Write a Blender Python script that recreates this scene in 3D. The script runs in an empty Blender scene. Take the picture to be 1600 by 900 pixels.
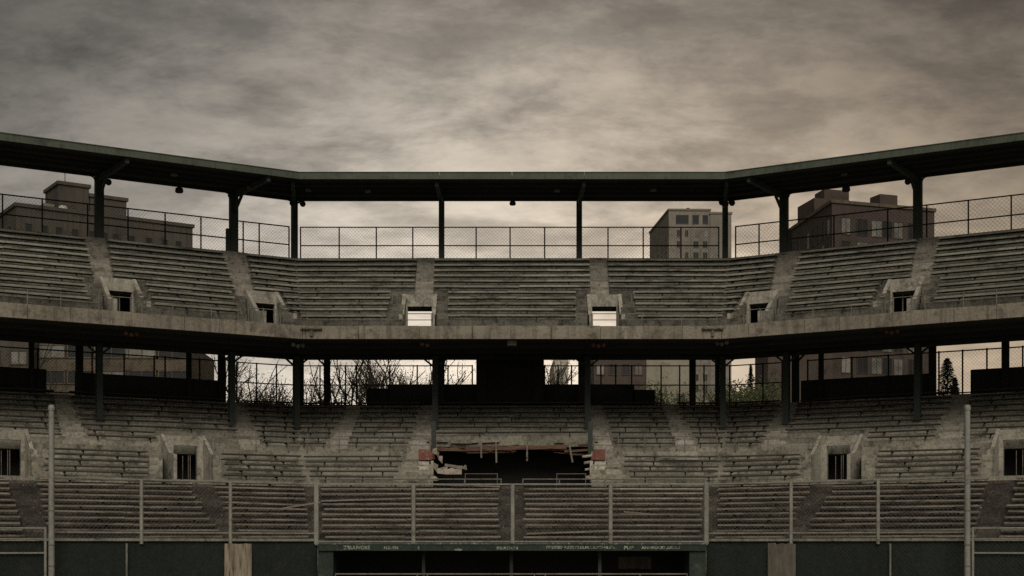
import bpy, math, random
from mathutils import Vector, Matrix
random.seed(11)
R = random.Random(5)
sc = bpy.context.scene
COL = sc.collection
rad = math.radians

# ------------------------------------------------------------------ layout
EYE = 1.6            # camera height
F = 2311.0           # focal length in photo pixels (52 mm)
T = 0.572            # tangent of the wing angle
TH = math.atan(T)
def XC(D): return 6.73 + 0.187*(D-51.0)        # half-length of the straight centre section
def P(px, D, t=T, xc=None):
    p = px-800.0
    s = 1 if p >= 0 else -1
    q = abs(p)/F
    if xc is None: xc = XC(D)
    if q*D <= xc: return Vector((p/F*D, D, 0))
    Y = (D+xc*t)/(1+q*t)
    return Vector((s*q*Y, Y, 0))
def cpx(D): return XC(D)/D*F                    # corner offset from the centre
def seg(px, D): return 0 if abs(px-800) <= cpx(D)+.01 else (1 if px > 800 else -1)
def along(px, D):
    k = seg(px, D)
    if k == 0: return Vector((1, 0, 0))
    return Vector((math.cos(TH), -k*math.sin(TH), 0))
def fwd(px, D):                                 # towards the field
    a = along(px, D); return Vector((a.y, -a.x, 0))
def split(pa, pb, D):
    c = cpx(D); cuts = [pa]
    for e in (800-c, 800+c):
        if pa+2 < e < pb-2: cuts.append(e)
    cuts.append(pb)
    return list(zip(cuts[:-1], cuts[1:]))
def Z(py, Y): return EYE+(850.0-py)/F*Y
def up(z): return Vector((0, 0, z))

# ------------------------------------------------------------------ mesh builder
class MB:
    def __init__(s): s.v = []; s.f = []
    def hexa(s, p):                              # 8 points: bottom 4 ccw, top 4 ccw
        n = len(s.v); s.v += [tuple(q) for q in p]
        for q in ((3,2,1,0),(4,5,6,7),(0,1,5,4),(1,2,6,5),(2,3,7,6),(3,0,4,7)):
            s.f.append(tuple(n+i for i in q))
    def box(s, c, a, n, la, ln, h):              # c = bottom centre, a/n horizontal unit axes, full sizes
        a = a*(la/2); n = n*(ln/2); u = Vector((0,0,h))
        b = [c-a-n, c+a-n, c+a+n, c-a+n]
        s.hexa(b+[q+u for q in b])
    def abox(s, x0, x1, y0, y1, z0, z1):
        b = [Vector((x0,y0,z0)),Vector((x1,y0,z0)),Vector((x1,y1,z0)),Vector((x0,y1,z0))]
        u = Vector((0,0,z1-z0)); s.hexa(b+[q+u for q in b])
    def quad4(s, A, B, C_, D_, z0, z1):          # plan quad A,B,C,D ccw from z0 to z1
        b = [Vector((q.x,q.y,z0)) for q in (A,B,C_,D_)]
        t = [Vector((q.x,q.y,z1)) for q in (A,B,C_,D_)]
        s.hexa(b+t)
    def tube(s, A, B, r, n=6, r2=None):
        A = Vector(A); B = Vector(B); d = B-A
        if d.length < 1e-6: return
        d.normalize()
        x = d.orthogonal().normalized(); y = d.cross(x)
        if r2 is None: r2 = r
        k = len(s.v)
        for (c, rr) in ((A, r), (B, r2)):
            for i in range(n):
                t = 2*math.pi*i/n
                s.v.append(tuple(c+x*(rr*math.cos(t))+y*(rr*math.sin(t))))
        for i in range(n):
            j = (i+1) % n
            s.f.append((k+i, k+j, k+n+j, k+n+i))
        s.f.append(tuple(k+i for i in reversed(range(n)))); s.f.append(tuple(k+n+i for i in range(n)))
    def beam(s, A, B, w, h, upv=Vector((0,0,1))):
        A = Vector(A); B = Vector(B); d = (B-A).normalized()
        x = d.cross(upv)
        x = x.normalized() if x.length > 1e-5 else Vector((1,0,0))
        y = x.cross(d)
        x = x*(w/2); y = y*(h/2)
        s.hexa([A-x-y, A+x-y, B+x-y, B-x-y, A-x+y, A+x+y, B+x+y, B-x+y])
    def lathe(s, c, prof, n=12):                 # profile list (r,z)
        k = len(s.v)
        for (r, z) in prof:
            for i in range(n):
                t = 2*math.pi*i/n
                s.v.append((c.x+r*math.cos(t), c.y+r*math.sin(t), c.z+z))
        for q in range(len(prof)-1):
            for i in range(n):
                j = (i+1) % n
                s.f.append((k+q*n+i, k+q*n+j, k+(q+1)*n+j, k+(q+1)*n+i))
    def build(s, name, m, parent=None, loc=None):
        me = bpy.data.meshes.new(name)
        L = Vector(loc) if loc is not None else Vector((0,0,0))
        me.from_pydata([tuple(Vector(q)-L) for q in s.v], [], s.f)
        me.materials.append(m)
        o = bpy.data.objects.new(name, me); COL.objects.link(o)
        o.location = L
        if parent is not None:
            o.parent = parent
            o.location = L-Vector(parent.location) if parent.parent is None else L
        return o
def tag(o, label=None, cat=None, group=None, kind=None):
    if label: o['label'] = label
    if cat: o['category'] = cat
    if group: o['group'] = group
    if kind: o['kind'] = kind
    return o
def empty(name, label, cat, group=None, loc=(0,0,0)):
    o = bpy.data.objects.new(name, None); COL.objects.link(o)
    o.location = loc; o.empty_display_size = .2
    return tag(o, label, cat, group)

# ------------------------------------------------------------------ materials
def mat(name, c1, c2, s1=.6, c3=None, s3=9., k3=.5, streak=0., rough=.85, bump=.0, metal=0., grain=.35, stretch=(1,1,1), isl=0.):
    m = bpy.data.materials.new(name); m.use_nodes = True
    nt = m.node_tree; N = nt.nodes; Lk = nt.links
    b = N['Principled BSDF']; b.inputs['Roughness'].default_value = rough; b.inputs['Metallic'].default_value = metal
    b.inputs['Specular IOR Level'].default_value = .25
    g = N.new('ShaderNodeNewGeometry')
    mp = N.new('ShaderNodeMapping'); mp.inputs['Scale'].default_value = stretch
    Lk.new(g.outputs['Position'], mp.inputs['Vector'])
    def noise(sc_, det=6, rg=.6, vec=None):
        n = N.new('ShaderNodeTexNoise'); n.inputs['Scale'].default_value = sc_
        n.inputs['Detail'].default_value = det; n.inputs['Roughness'].default_value = rg
        Lk.new(vec or mp.outputs['Vector'], n.inputs['Vector']); return n
    def ramp(sock, a, b_):
        r = N.new('ShaderNodeMapRange'); r.inputs['From Min'].default_value = a; r.inputs['From Max'].default_value = b_
        Lk.new(sock, r.inputs['Value']); return r.outputs['Result']
    def mix(fac, A, B, typ='MIX'):
        x = N.new('ShaderNodeMix'); x.data_type = 'RGBA'; x.blend_type = typ
        if isinstance(fac, float): x.inputs[0].default_value = fac
        else: Lk.new(fac, x.inputs[0])
        for i, q in ((6, A), (7, B)):
            if isinstance(q, tuple): x.inputs[i].default_value = (*q, 1)
            else: Lk.new(q, x.inputs[i])
        return x.outputs[2]
    col = mix(ramp(noise(s1).outputs['Fac'], .35, .65), c1, c2)
    if c3:
        f = ramp(noise(s3, 8, .7).outputs['Fac'], .62-k3*.25, .72-k3*.15)
        col = mix(f, col, c3)
    if streak:
        mp2 = N.new('ShaderNodeMapping'); mp2.inputs['Scale'].default_value = (3.2, 3.2, .12)
        Lk.new(g.outputs['Position'], mp2.inputs['Vector'])
        f = ramp(noise(1.3, 6, .7, mp2.outputs['Vector']).outputs['Fac'], .48, .7)
        mm = N.new('ShaderNodeMath'); mm.operation = 'MULTIPLY'; mm.inputs[1].default_value = streak
        Lk.new(f, mm.inputs[0])
        col = mix(mm.outputs[0], col, tuple(x*.35 for x in c1))
    if grain:
        f = ramp(noise(10, 6, .85).outputs['Fac'], .3, .72)
        v = N.new('ShaderNodeMapRange'); v.inputs['To Min'].default_value = 1-grain*1.3; v.inputs['To Max'].default_value = 1+grain*.9
        Lk.new(f, v.inputs['Value'])
        cc = N.new('ShaderNodeCombineColor')
        for i in range(3): Lk.new(v.outputs['Result'], cc.inputs[i])
        col = mix(1., col, cc.outputs[0], 'MULTIPLY')
    if isl:
        v = N.new('ShaderNodeMapRange'); v.inputs['To Min'].default_value = 1-isl; v.inputs['To Max'].default_value = 1+isl*.5
        Lk.new(g.outputs['Random Per Island'], v.inputs['Value'])
        cc = N.new('ShaderNodeCombineColor')
        for i in range(3): Lk.new(v.outputs['Result'], cc.inputs[i])
        col = mix(1., col, cc.outputs[0], 'MULTIPLY')
    Lk.new(col, b.inputs['Base Color'])
    if bump:
        bn = N.new('ShaderNodeBump'); bn.inputs['Strength'].default_value = bump; bn.inputs['Distance'].default_value = .03
        Lk.new(noise(18, 5, .7).outputs['Fac'], bn.inputs['Height']); Lk.new(bn.outputs['Normal'], b.inputs['Normal'])
    return m
M = {}
M['conc'] = mat('stained_concrete', (.185,.174,.142), (.12,.113,.092), .7, (.05,.046,.037), 2.2, .5, streak=.4, bump=.4, grain=.5, isl=.25)  # stained; base also darkened to paint the shadow gaps under the planks
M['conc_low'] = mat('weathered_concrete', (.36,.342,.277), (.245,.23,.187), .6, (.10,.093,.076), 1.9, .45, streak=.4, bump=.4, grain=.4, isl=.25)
M['conc_light'] = mat('pale_concrete', (.33,.305,.255), (.235,.215,.18), .9, (.12,.108,.088), 2.6, .45, streak=.45, bump=.3, grain=.4, isl=.3)
M['portal'] = mat('portal_concrete', (.43,.405,.34), (.32,.30,.25), .9, (.15,.137,.11), 2.4, .4, streak=.5, bump=.3, grain=.4)
M['aisle'] = mat('aisle_concrete', (.42,.395,.33), (.30,.28,.235), .9, (.16,.146,.118), 2.4, .4, streak=.4, bump=.3, grain=.4, isl=.3)
M['conc_box'] = mat('dirty_shaded_riser', (.105,.093,.076), (.055,.049,.041), .9, (.09,.063,.05), 1.4, .35, grain=.7, isl=.4)  # dirty brown, darkened so the riser shade is part of the colour
M['fascia'] = mat('deck_edge_concrete', (.31,.275,.22), (.225,.20,.16), .5, (.12,.103,.08), 1.6, .45, streak=.8, bump=.3, grain=.35)
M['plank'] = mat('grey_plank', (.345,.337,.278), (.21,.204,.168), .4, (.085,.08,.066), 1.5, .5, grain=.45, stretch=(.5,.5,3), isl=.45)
M['plank_low'] = mat('dark_plank', (.085,.077,.064), (.05,.046,.039), .5, (.17,.155,.125), 1.0, .08, grain=.3, stretch=(.5,.5,3), isl=.3)  # weathered tone, with the planks' shaded side put into the colour
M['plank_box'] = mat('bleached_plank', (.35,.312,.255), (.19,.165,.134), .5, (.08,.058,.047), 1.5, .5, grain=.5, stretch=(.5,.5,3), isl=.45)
M['iron'] = mat('black_iron', (.03,.03,.026), (.045,.043,.036), 2., grain=.2, rough=.7)
M['green_steel'] = mat('green_painted_steel', (.050,.063,.054), (.036,.045,.039), .8, (.05,.04,.03), 3., .2, grain=.2, rough=.6)
M['roof_green'] = mat('green_roof_edge', (.095,.113,.085), (.07,.085,.065), .5, (.045,.05,.04), 1.5, .3, streak=.4, grain=.2, rough=.6)
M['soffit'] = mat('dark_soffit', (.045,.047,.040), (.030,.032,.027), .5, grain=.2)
M['dark'] = mat('near_black_wall', (.034,.033,.028), (.024,.024,.02), .5, grain=.3)  # even near-black tone for enclosed rooms, passages and the dugout inside
M['panel'] = mat('dark_panel', (.042,.042,.036), (.03,.031,.027), .6, streak=.3, grain=.3)
M['galv'] = mat('galvanised_pipe', (.34,.33,.29), (.25,.24,.21), 1.5, (.17,.14,.11), 4., .35, grain=.25, rough=.55, metal=.2)
M['galv_old'] = mat('old_pipe', (.21,.195,.165), (.14,.13,.11), 1.5, (.12,.075,.05), 4., .35, grain=.25, rough=.6)
M['pole'] = mat('pole_paint', (.30,.295,.265), (.23,.225,.20), 1.2, (.15,.13,.11), 3., .3, streak=.3, grain=.2, rough=.6)
M['wire'] = mat('chain_link_wire', (.10,.095,.08), (.075,.07,.06), 3., grain=0, rough=.6)
M['wire_light'] = mat('pale_chain_link_wire', (.22,.21,.18), (.16,.15,.13), 3., grain=0, rough=.6)
M['screen'] = mat('green_windscreen', (.030,.038,.032), (.020,.026,.022), .5, (.045,.046,.038), 3., .3, streak=.3, grain=.4)
M['dug_green'] = mat('dugout_green', (.038,.054,.045), (.026,.038,.032), .8, (.065,.075,.06), 3., .3, streak=.35, grain=.35)
M['dug_cap'] = mat('flaking_green_paint', (.12,.15,.12), (.065,.09,.07), 2.2, (.33,.33,.27), 5., .35, grain=.5)
M['letter'] = mat('flaked_lettering', (.45,.45,.37), (.28,.29,.235), 6., (.045,.055,.045), 7., .7, grain=.3)
M['ply'] = mat('peeling_plywood', (.40,.34,.26), (.26,.215,.16), 1.2, (.08,.062,.045), 2.5, .5, grain=.4, stretch=(5,5,.6))
M['ply_b'] = mat('stained_plywood', (.165,.15,.125), (.10,.10,.08), 1.6, (.17,.10,.08), 2., .3, grain=.4, stretch=(4,4,.8))
M['red'] = mat('faded_red_paint', (.235,.095,.072), (.17,.068,.053), 1.5, (.30,.18,.15), 4., .35, grain=.35)
M['white'] = mat('dirty_white_paint', (.60,.55,.48), (.46,.42,.36), 2., (.2,.17,.14), 4., .4, grain=.3)
M['timber'] = mat('raw_timber', (.22,.13,.085), (.15,.09,.062), 1.5, (.07,.048,.037), 3., .5, grain=.4, stretch=(.4,3,3))
M['timber_grey'] = mat('grey_timber', (.27,.25,.20), (.18,.165,.135), 2., (.08,.07,.055), 3., .4, grain=.35)
M['insul'] = mat('torn_sheeting', (.50,.45,.37), (.32,.27,.21), 2.5, (.19,.12,.09), 3., .5, grain=.4)
M['bronze'] = mat('rusty_lamp', (.21,.10,.07), (.14,.07,.05), 6., grain=.3)
M['greylamp'] = mat('grey_lamp', (.27,.26,.23), (.18,.17,.15), 6., grain=.2)
M['bark'] = mat('tree_bark', (.085,.072,.056), (.055,.046,.037), 3., grain=.3)
M['leaf_dry'] = mat('sparse_leaves', (.105,.095,.06), (.07,.064,.042), .8, grain=.3)
M['leaf'] = mat('olive_leaves', (.10,.115,.045), (.055,.065,.028), .5, grain=.3)
M['needle'] = mat('dark_needles', (.022,.030,.020), (.014,.02,.014), .6, grain=.3)
M['brick'] = mat('red_brown_brick', (.098,.075,.063), (.074,.057,.048), .12, (.055,.044,.037), .6, .35, streak=.3, grain=.35)
M['tower'] = mat('tan_brick', (.29,.262,.22), (.225,.203,.17), .1, (.16,.143,.118), .5, .35, streak=.4, grain=.35)
M['brown'] = mat('brown_cladding', (.105,.092,.075), (.078,.069,.056), .1, (.055,.049,.04), .5, .35, streak=.6, grain=.25)
M['stucco'] = mat('pale_render', (.36,.33,.265), (.26,.235,.185), .15, (.16,.14,.11), .7, .35, streak=.3, grain=.3)
M['coping'] = mat('stone_coping', (.24,.21,.17), (.19,.165,.135), .3, grain=.2)
M['umber'] = mat('umber_render', (.155,.125,.088), (.11,.09,.066), .3, (.06,.052,.04), 1.2, .45, streak=.4, grain=.4)
M['glass'] = mat('dusty_glass', (.016,.018,.018), (.03,.032,.03), .25, rough=.55, grain=.1)
M['glass_pale'] = mat('blind_glass', (.28,.27,.235), (.11,.11,.10), .35, rough=.4, grain=.2)
M['earth'] = mat('dry_infield', (.20,.16,.11), (.10,.11,.055), .08, (.07,.075,.04), .5, .4, grain=.4)
M['litter'] = mat('leaf_litter', (.16,.12,.08), (.30,.27,.22), 3., (.06,.045,.035), 5., .4, grain=.4)

# ------------------------------------------------------------------ world, sun, camera
w = bpy.data.worlds.new('World'); sc.world = w; w.use_nodes = True
nt = w.node_tree; N = nt.nodes; Lk = nt.links; N.clear()
SUN_EL, SUN_AZ = rad(36), rad(176)       # high haze-covered sun, from behind the camera
def nd(t, **k):
    n = N.new(t)
    for a, v in k.items(): setattr(n, a, v)
    return n
def mth(op, a, b=None, c=None, clamp=False):
    n = nd('ShaderNodeMath', operation=op); n.use_clamp = clamp
    for i, v in enumerate((a, b, c)):
        if v is None: continue
        if isinstance(v, (int, float)): n.inputs[i].default_value = v
        else: Lk.new(v, n.inputs[i])
    return n.outputs[0]
out = nd('ShaderNodeOutputWorld'); bg = nd('ShaderNodeBackground'); bg.inputs['Strength'].default_value = .1
tc = nd('ShaderNodeTexCoord'); sx = nd('ShaderNodeSeparateXYZ'); Lk.new(tc.outputs['Generated'], sx.inputs[0])
x_, y_, z_ = sx.outputs
zz = mth('MAXIMUM', z_, 0.0); den = mth('ADD', zz, .30)
cv = nd('ShaderNodeCombineXYZ'); Lk.new(mth('DIVIDE', x_, den), cv.inputs[0]); Lk.new(mth('DIVIDE', y_, den), cv.inputs[1])
def wn(scale, det, rg, off, dist=0.):
    mp = nd('ShaderNodeMapping'); mp.inputs['Location'].default_value = off; mp.inputs['Scale'].default_value = (.85,1.25,1)
    mp.inputs['Rotation'].default_value = (0,0,rad(8))
    Lk.new(cv.outputs[0], mp.inputs[0])
    n = nd('ShaderNodeTexNoise'); n.inputs['Scale'].default_value = scale; n.inputs['Detail'].default_value = det
    n.inputs['Roughness'].default_value = rg; n.inputs['Distortion'].default_value = dist
    Lk.new(mp.outputs[0], n.inputs['Vector']); return n.outputs['Fac']
c1 = wn(2.0, 3, .5, (7.7, 2.9, 0), .1); c2 = wn(5.2, 12, .64, (.4, 5.2, 0), .2); c3 = wn(15., 12, .68, (2.4, 1.2, 0), .1)
def sharp(v, a, b):
    r = nd('ShaderNodeMapRange', interpolation_type='SMOOTHSTEP'); r.inputs['From Min'].default_value = a; r.inputs['From Max'].default_value = b
    Lk.new(v, r.inputs['Value']); return r.outputs['Result']
cl = mth('ADD', mth('MULTIPLY', mth('SUBTRACT', c1, .5), 1.15), mth('MULTIPLY', mth('SUBTRACT', sharp(c2, .38, .62), .5), .50))
cl = mth('ADD', cl, mth('MULTIPLY', mth('SUBTRACT', c3, .5), .75))
# thin part of the overcast, low ahead
def glow(v, k):
    v = Vector(v).normalized()
    d = nd('ShaderNodeVectorMath', operation='DOT_PRODUCT'); Lk.new(tc.outputs['Generated'], d.inputs[0]); d.inputs[1].default_value = v
    return mth('POWER', mth('MAXIMUM', d.outputs['Value'], 0.0), k)
g1 = glow((-.01, 1, .20), 45.); g2 = glow((.03, 1, .14), 10.)
inv = mth('SUBTRACT', 1.0, mth('MINIMUM', zz, 1.0))
h1 = mth('POWER', inv, 9.); h2 = mth('POWER', inv, 4.6)
b_ = mth('ADD', .045, mth('MULTIPLY', mth('MULTIPLY', h2, g2), .40))
b_ = mth('ADD', b_, mth('MULTIPLY', g1, .22)); b_ = mth('ADD', b_, mth('MULTIPLY', g2, .05))
bk = glow((0, -1, .9), 2.)                                                  # open sky behind the camera
fade = mth('ADD', .35, mth('MULTIPLY', mth('SUBTRACT', 1., h1), .8))         # clouds melt together near the horizon
b_ = mth('MULTIPLY', b_, mth('ADD', 1.0, mth('MULTIPLY', cl, fade)))
b_ = mth('ADD', b_, mth('MULTIPLY', mth('MULTIPLY', h1, g2), .58))
b_ = mth('ADD', b_, mth('MULTIPLY', bk, .34))
dk = nd('ShaderNodeMapRange', interpolation_type='SMOOTHSTEP'); dk.inputs['From Min'].default_value = .20; dk.inputs['From Max'].default_value = .38
dk.inputs['To Min'].default_value = 1.; dk.inputs['To Max'].default_value = .68; Lk.new(z_, dk.inputs['Value'])     # thicker cloud overhead of the stand
b_ = mth('MULTIPLY', b_, mth('MAXIMUM', dk.outputs['Result'], mth('MULTIPLY', bk, 1.6)))
b_ = mth('MAXIMUM', b_, .02)
tint = nd('ShaderNodeMix', data_type='RGBA'); tint.inputs[6].default_value = (1.0,.908,.775,1); tint.inputs[7].default_value = (1.0,.77,.53,1)
Lk.new(glow((.36, 1, .10), 14.), tint.inputs[0])
vm = nd('ShaderNodeVectorMath', operation='SCALE'); Lk.new(tint.outputs[2], vm.inputs[0]); Lk.new(mth('MULTIPLY', b_, 10.), vm.inputs['Scale'])
sky = nd('ShaderNodeTexSky', sky_type='NISHITA'); sky.sun_disc = False; sky.sun_elevation = SUN_EL; sky.sun_rotation = SUN_AZ
mx = nd('ShaderNodeMix', data_type='RGBA'); mx.inputs[0].default_value = .98
Lk.new(sky.outputs[0], mx.inputs[6]); Lk.new(vm.outputs[0], mx.inputs[7])
Lk.new(mx.outputs[2], bg.inputs['Color']); Lk.new(bg.outputs[0], out.inputs[0])

sl = bpy.data.lights.new('sun', 'SUN'); sl.energy = 1.0; sl.angle = rad(35); sl.color = (1,.93,.81)
so = bpy.data.objects.new('sun', sl); COL.objects.link(so)
dirv = Vector((math.sin(SUN_AZ)*math.cos(SUN_EL), math.cos(SUN_AZ)*math.cos(SUN_EL), math.sin(SUN_EL)))
so.rotation_euler = dirv.to_track_quat('Z', 'Y').to_euler()
cd = bpy.data.cameras.new('camera'); co = bpy.data.objects.new('camera', cd); COL.objects.link(co)
cd.sensor_width = 36; cd.lens = 52; cd.shift_y = .25; cd.clip_end = 4000; cd.clip_start = .1
co.location = (0,0,EYE); co.rotation_euler = (math.pi/2,0,0); sc.camera = co
sc.view_settings.view_transform = 'Standard'; sc.view_settings.look = 'None'
sc.view_settings.exposure = 0.38; sc.view_settings.gamma = 1
sc.render.engine = 'CYCLES'
sc.cycles.max_bounces = 5; sc.cycles.diffuse_bounces = 3; sc.cycles.glossy_bounces = 2
sc.cycles.use_denoising = False

# ------------------------------------------------------------------ ground
g = MB(); g.v = [(-1500,-200,0),(1500,-200,0),(1500,3000,0),(-1500,3000,0)]; g.f = [(0,1,2,3)]
tag(g.build('ground', M['earth']), 'dry worn playing field and surrounding ground', 'ground', kind='structure')

# ------------------------------------------------------------------ grandstand
GS = empty('grandstand', 'derelict two deck concrete grandstand with green roof, bent round the field', 'grandstand', loc=(0,66,0))

EXT0, EXT1 = -330, 1930
def subtract(iv, holes):
    res = [iv]
    for (a, b) in holes:
        nx = []
        for (c, d) in res:
            if b <= c or a >= d: nx.append((c, d)); continue
            if a > c: nx.append((c, a))
            if b < d: nx.append((b, d))
        res = nx
    return res
def tier_mesh(rows, Dend, thick, holes=lambda r: [], zmin=None, rng=None):
    m = MB()
    for r, (D0, z) in enumerate(rows):
        D1 = rows[r+1][0] if r+1 < len(rows) else Dend
        for iv in subtract(rng or (EXT0, EXT1), holes(r)):
            for (a, b) in split(iv[0], iv[1], D0):
                a1 = 800+(a-800) if abs(abs(a-800)-cpx(D0)) > .5 else 800+math.copysign(cpx(D1), a-800)
                b1 = 800+(b-800) if abs(abs(b-800)-cpx(D0)) > .5 else 800+math.copysign(cpx(D1), b-800)
                zb = z-thick
                if zmin is not None: zb = max(zb, zmin)
                n = max(1, int(abs(b-a)/40))
                A, B, C_, E = P(a, D0), P(b, D0), P(b1, D1), P(a1, D1)
                # uneven nosing: small vertical wander along the step
                for i in range(n):
                    t0, t1 = i/n, (i+1)/n
                    q = [A.lerp(B, t0), A.lerp(B, t1), E.lerp(C_, t1), E.lerp(C_, t0)]
                    m.quad4(*q, zb, z)
    return m
def lerp(a, b, t): return a+(b-a)*t
def mirror(l): return [(1600-b, 1600-a) for (a, b) in l]

# --- upper deck rows
UP = [(62.6+.63*r, 10.75+.3575*(r+1)) for r in range(12)]
UPV = [185, 410, 656, 944, 1190, 1415]                   # tunnel mouths
VW = 26
def up_holes(r):
    return [(v-VW, v+VW) for v in UPV] if r < 4 else []
ud = tier_mesh(UP, 71.0, .6, up_holes).build('upper_deck', M['conc'], GS)
# floor slab behind the parapet, and the thinner rear concourse
s1 = MB(); s2 = MB(); fa = []
for (a, b) in split(EXT0, EXT1, 62.15):
    def ring(m, D0, D1, z0, z1):
        a0 = a if abs(abs(a-800)-cpx(62.15)) > .5 else 800+math.copysign(cpx(D0), a-800)
        b0 = b if abs(abs(b-800)-cpx(62.15)) > .5 else 800+math.copysign(cpx(D0), b-800)
        a1 = a if abs(abs(a-800)-cpx(62.15)) > .5 else 800+math.copysign(cpx(D1), a-800)
        b1 = b if abs(abs(b-800)-cpx(62.15)) > .5 else 800+math.copysign(cpx(D1), b-800)
        m.quad4(P(a0,D0), P(b0,D0), P(b1,D1), P(a1,D1), z0, z1)
    ring(s1, 62.16, 67.7, 10.2, 10.36)
    ring(s2, 67.7, 71.6, 10.66, 10.78)
bk_ = MB()
for (a, b) in split(EXT0, EXT1, 62.22):
    A, B = P(a, 62.17), P(b, 62.17); f = fwd((a+b)/2, 62.17); bk_.quad4(A, B, B-f*.05, A-f*.05, 10.365, 10.735)
bk_.build('parapet_core', M['conc'], ud)
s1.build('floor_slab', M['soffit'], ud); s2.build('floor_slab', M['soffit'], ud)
# cross girders under the slab
gd = MB()
for D in (63.6, 65.4, 67.5):
    for (a, b) in split(EXT0, EXT1, D):
        gd.beam(P(a,D)+up(10.1+(.0 if D > 67 else .04)), P(b,D)+up(10.1+(.0 if D > 67 else .04)), .25, .22 if D < 67 else .18)
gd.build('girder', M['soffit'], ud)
# parapet panels
edges = [EXT0,-230,-130,-40,43,110,206,288,343,430,800-cpx(62)]
edges = edges+[478,560,655,738,862,938,1066]+[1600-e for e in reversed(edges)]
edges = sorted(set(round(e,1) for e in edges))
for a, b in zip(edges[:-1], edges[1:]):
    m = MB(); A, B = P(a+.35, 62.0), P(b-.35, 62.0)
    f = fwd((a+b)/2, 62)
    m.quad4(A+f*0, B+f*0, B-f*.15, A-f*.15, 10.2, 10.75+R.uniform(-.012,.012))
    m.build('parapet_panel', M['fascia'], ud)
for c in (460, 1140):                                    # scupper ledges at the two corners
    m = MB(); a = 800+math.copysign(cpx(62)-14, c-800)
    m.box(P(a,61.93)+up(10.58), Vector((1,0,0)), Vector((0,1,0)), .9, .14, .07)
    m.box(P(a,61.95)+up(10.30), Vector((1,0,0)), Vector((0,1,0)), .12, .10, .28)
    m.build('scupper', M['conc'], ud)
# little stairs up the aisles
def stairs(rows, r0, r1, pa0, pb0, pa1, pb1, m_, rise, pitch, parent):
    m = MB()
    for r in range(r0, r1):
        D, z = rows[r]; t = (r-r0)/max(1, (r1-1-r0))
        a, b = lerp(pa0, pa1, t), lerp(pb0, pb1, t)
        A, B = P(a, D-pitch*.48), P(b, D-pitch*.48); f = fwd((a+b)/2, D)
        m.quad4(A, B, B-f*pitch*.47, A-f*pitch*.47, z-rise-.05, z-rise*.5)
        A, B = P(a, D-.012), P(b, D-.012)
        m.quad4(A, B, B-f*.25, A-f*.25, z-rise, z+.012)
    return m.build('aisle_stair', m_, parent)
for (a0,b0,a1,b1) in [(147,178,131,165),(368,397,346,384),(648,677,652,679)]:
    stairs(UP, 4, 12, a0, b0, a1, b1, M['conc_light'], .3575, .63, ud)
    stairs(UP, 4, 12, 1600-b0, 1600-a0, 1600-b1, 1600-a1, M['conc_light'], .3575, .63, ud)
for v in UPV:
    s_ = 1 if v < 600 else (-1 if v > 1000 else 0)
    for e, sh in ((-1, s_*6), (1, s_*14)):
        w0 = 20 if s_*e >= 0 else 14
        a = v+e*(VW+1); b = a+e*w0
        stairs(UP, 0, 4, min(a,b)+sh*.3, max(a,b)+sh*.5, min(a,b), max(a,b), M['conc'], .3575, .63, ud)

# --- tunnel mouths (entrance through the seating)
def tunnel(pc, Db, Df, zf, z_open, z_back, z_front, wid, ow, parent, m_, inner=None, oc=0, wallh=.16):
    f = fwd(pc, Db); a = along(pc, Db)
    c = P(pc, Db); L = Db-Df
    o = MB(); h = wid/2
    # portal wall with an opening: two jambs and a lintel
    o.box(c+up(z_open), a, f, wid, .18, z_back-z_open)
    jl = (wid-ow)/2+oc; jr = (wid-ow)/2-oc
    if jl > .02: o.box(c-a*(h-jl/2)+up(zf), a, f, jl, .18, z_open-zf)
    if jr > .02: o.box(c+a*(h-jr/2)+up(zf), a, f, jr, .18, z_open-zf)
    por = o.build('portal_wall', m_, parent)
    for s in (-1, 1):
        m = MB(); q = c+a*(s*(h+wallh/2)); e = a*(wallh/2); e2 = q+f*(L*.62); e3 = q+f*L
        b0 = q-f*.1
        m.hexa([b0-e+up(zf), b0+e+up(zf), e2+e+up(zf), e2-e+up(zf), b0-e+up(z_back+.06), b0+e+up(z_back+.06), e2+e+up(z_front+.1), e2-e+up(z_front+.1)])
        m.hexa([e2-e+up(zf), e2+e+up(zf), e3+e+up(zf), e3-e+up(zf), e2-e+up(z_front+.1), e2+e+up(z_front+.1), e3+e+up(z_front), e3-e+up(z_front)])
        m.build('side_wall', m_, por)
    return por, c, a, f
for i, v in enumerate(UPV):
    por, c, a, f = tunnel(v, 64.85, 62.75, 10.3, 12.0, 12.52, 11.35, 1.2, 1.06, GS, M['portal'])
    m = MB()                                               # rear rail of the concourse seen through the mouth
    if i in (2, 3): 
        continue
    # passage behind the wing mouths: partition with a doorway, pipes
    bc = c-f*2.6
    m.box(bc-a*.75+up(10.78), a, f, .9, .12, 2.2); m.box(bc+a*1.1+up(10.78), a, f, 1.0, .12, 2.2)
    m.box(bc+a*.05+up(12.35), a, f, .7, .1, .6)
    if i == 4: m.box(bc-f*.3+up(10.78), a, f, 3.4, .1, 2.3)
    m.build('partition', M['dark'] if i in (0, 5) else M['panel'], por)
    m = MB()
    for k in (-.2, .12): m.tube(c+a*k-f*.3+up(10.3), c+a*k-f*.3+up(12.0), .03)
    m.build('gate_bar', M['galv_old'], por)

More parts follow.
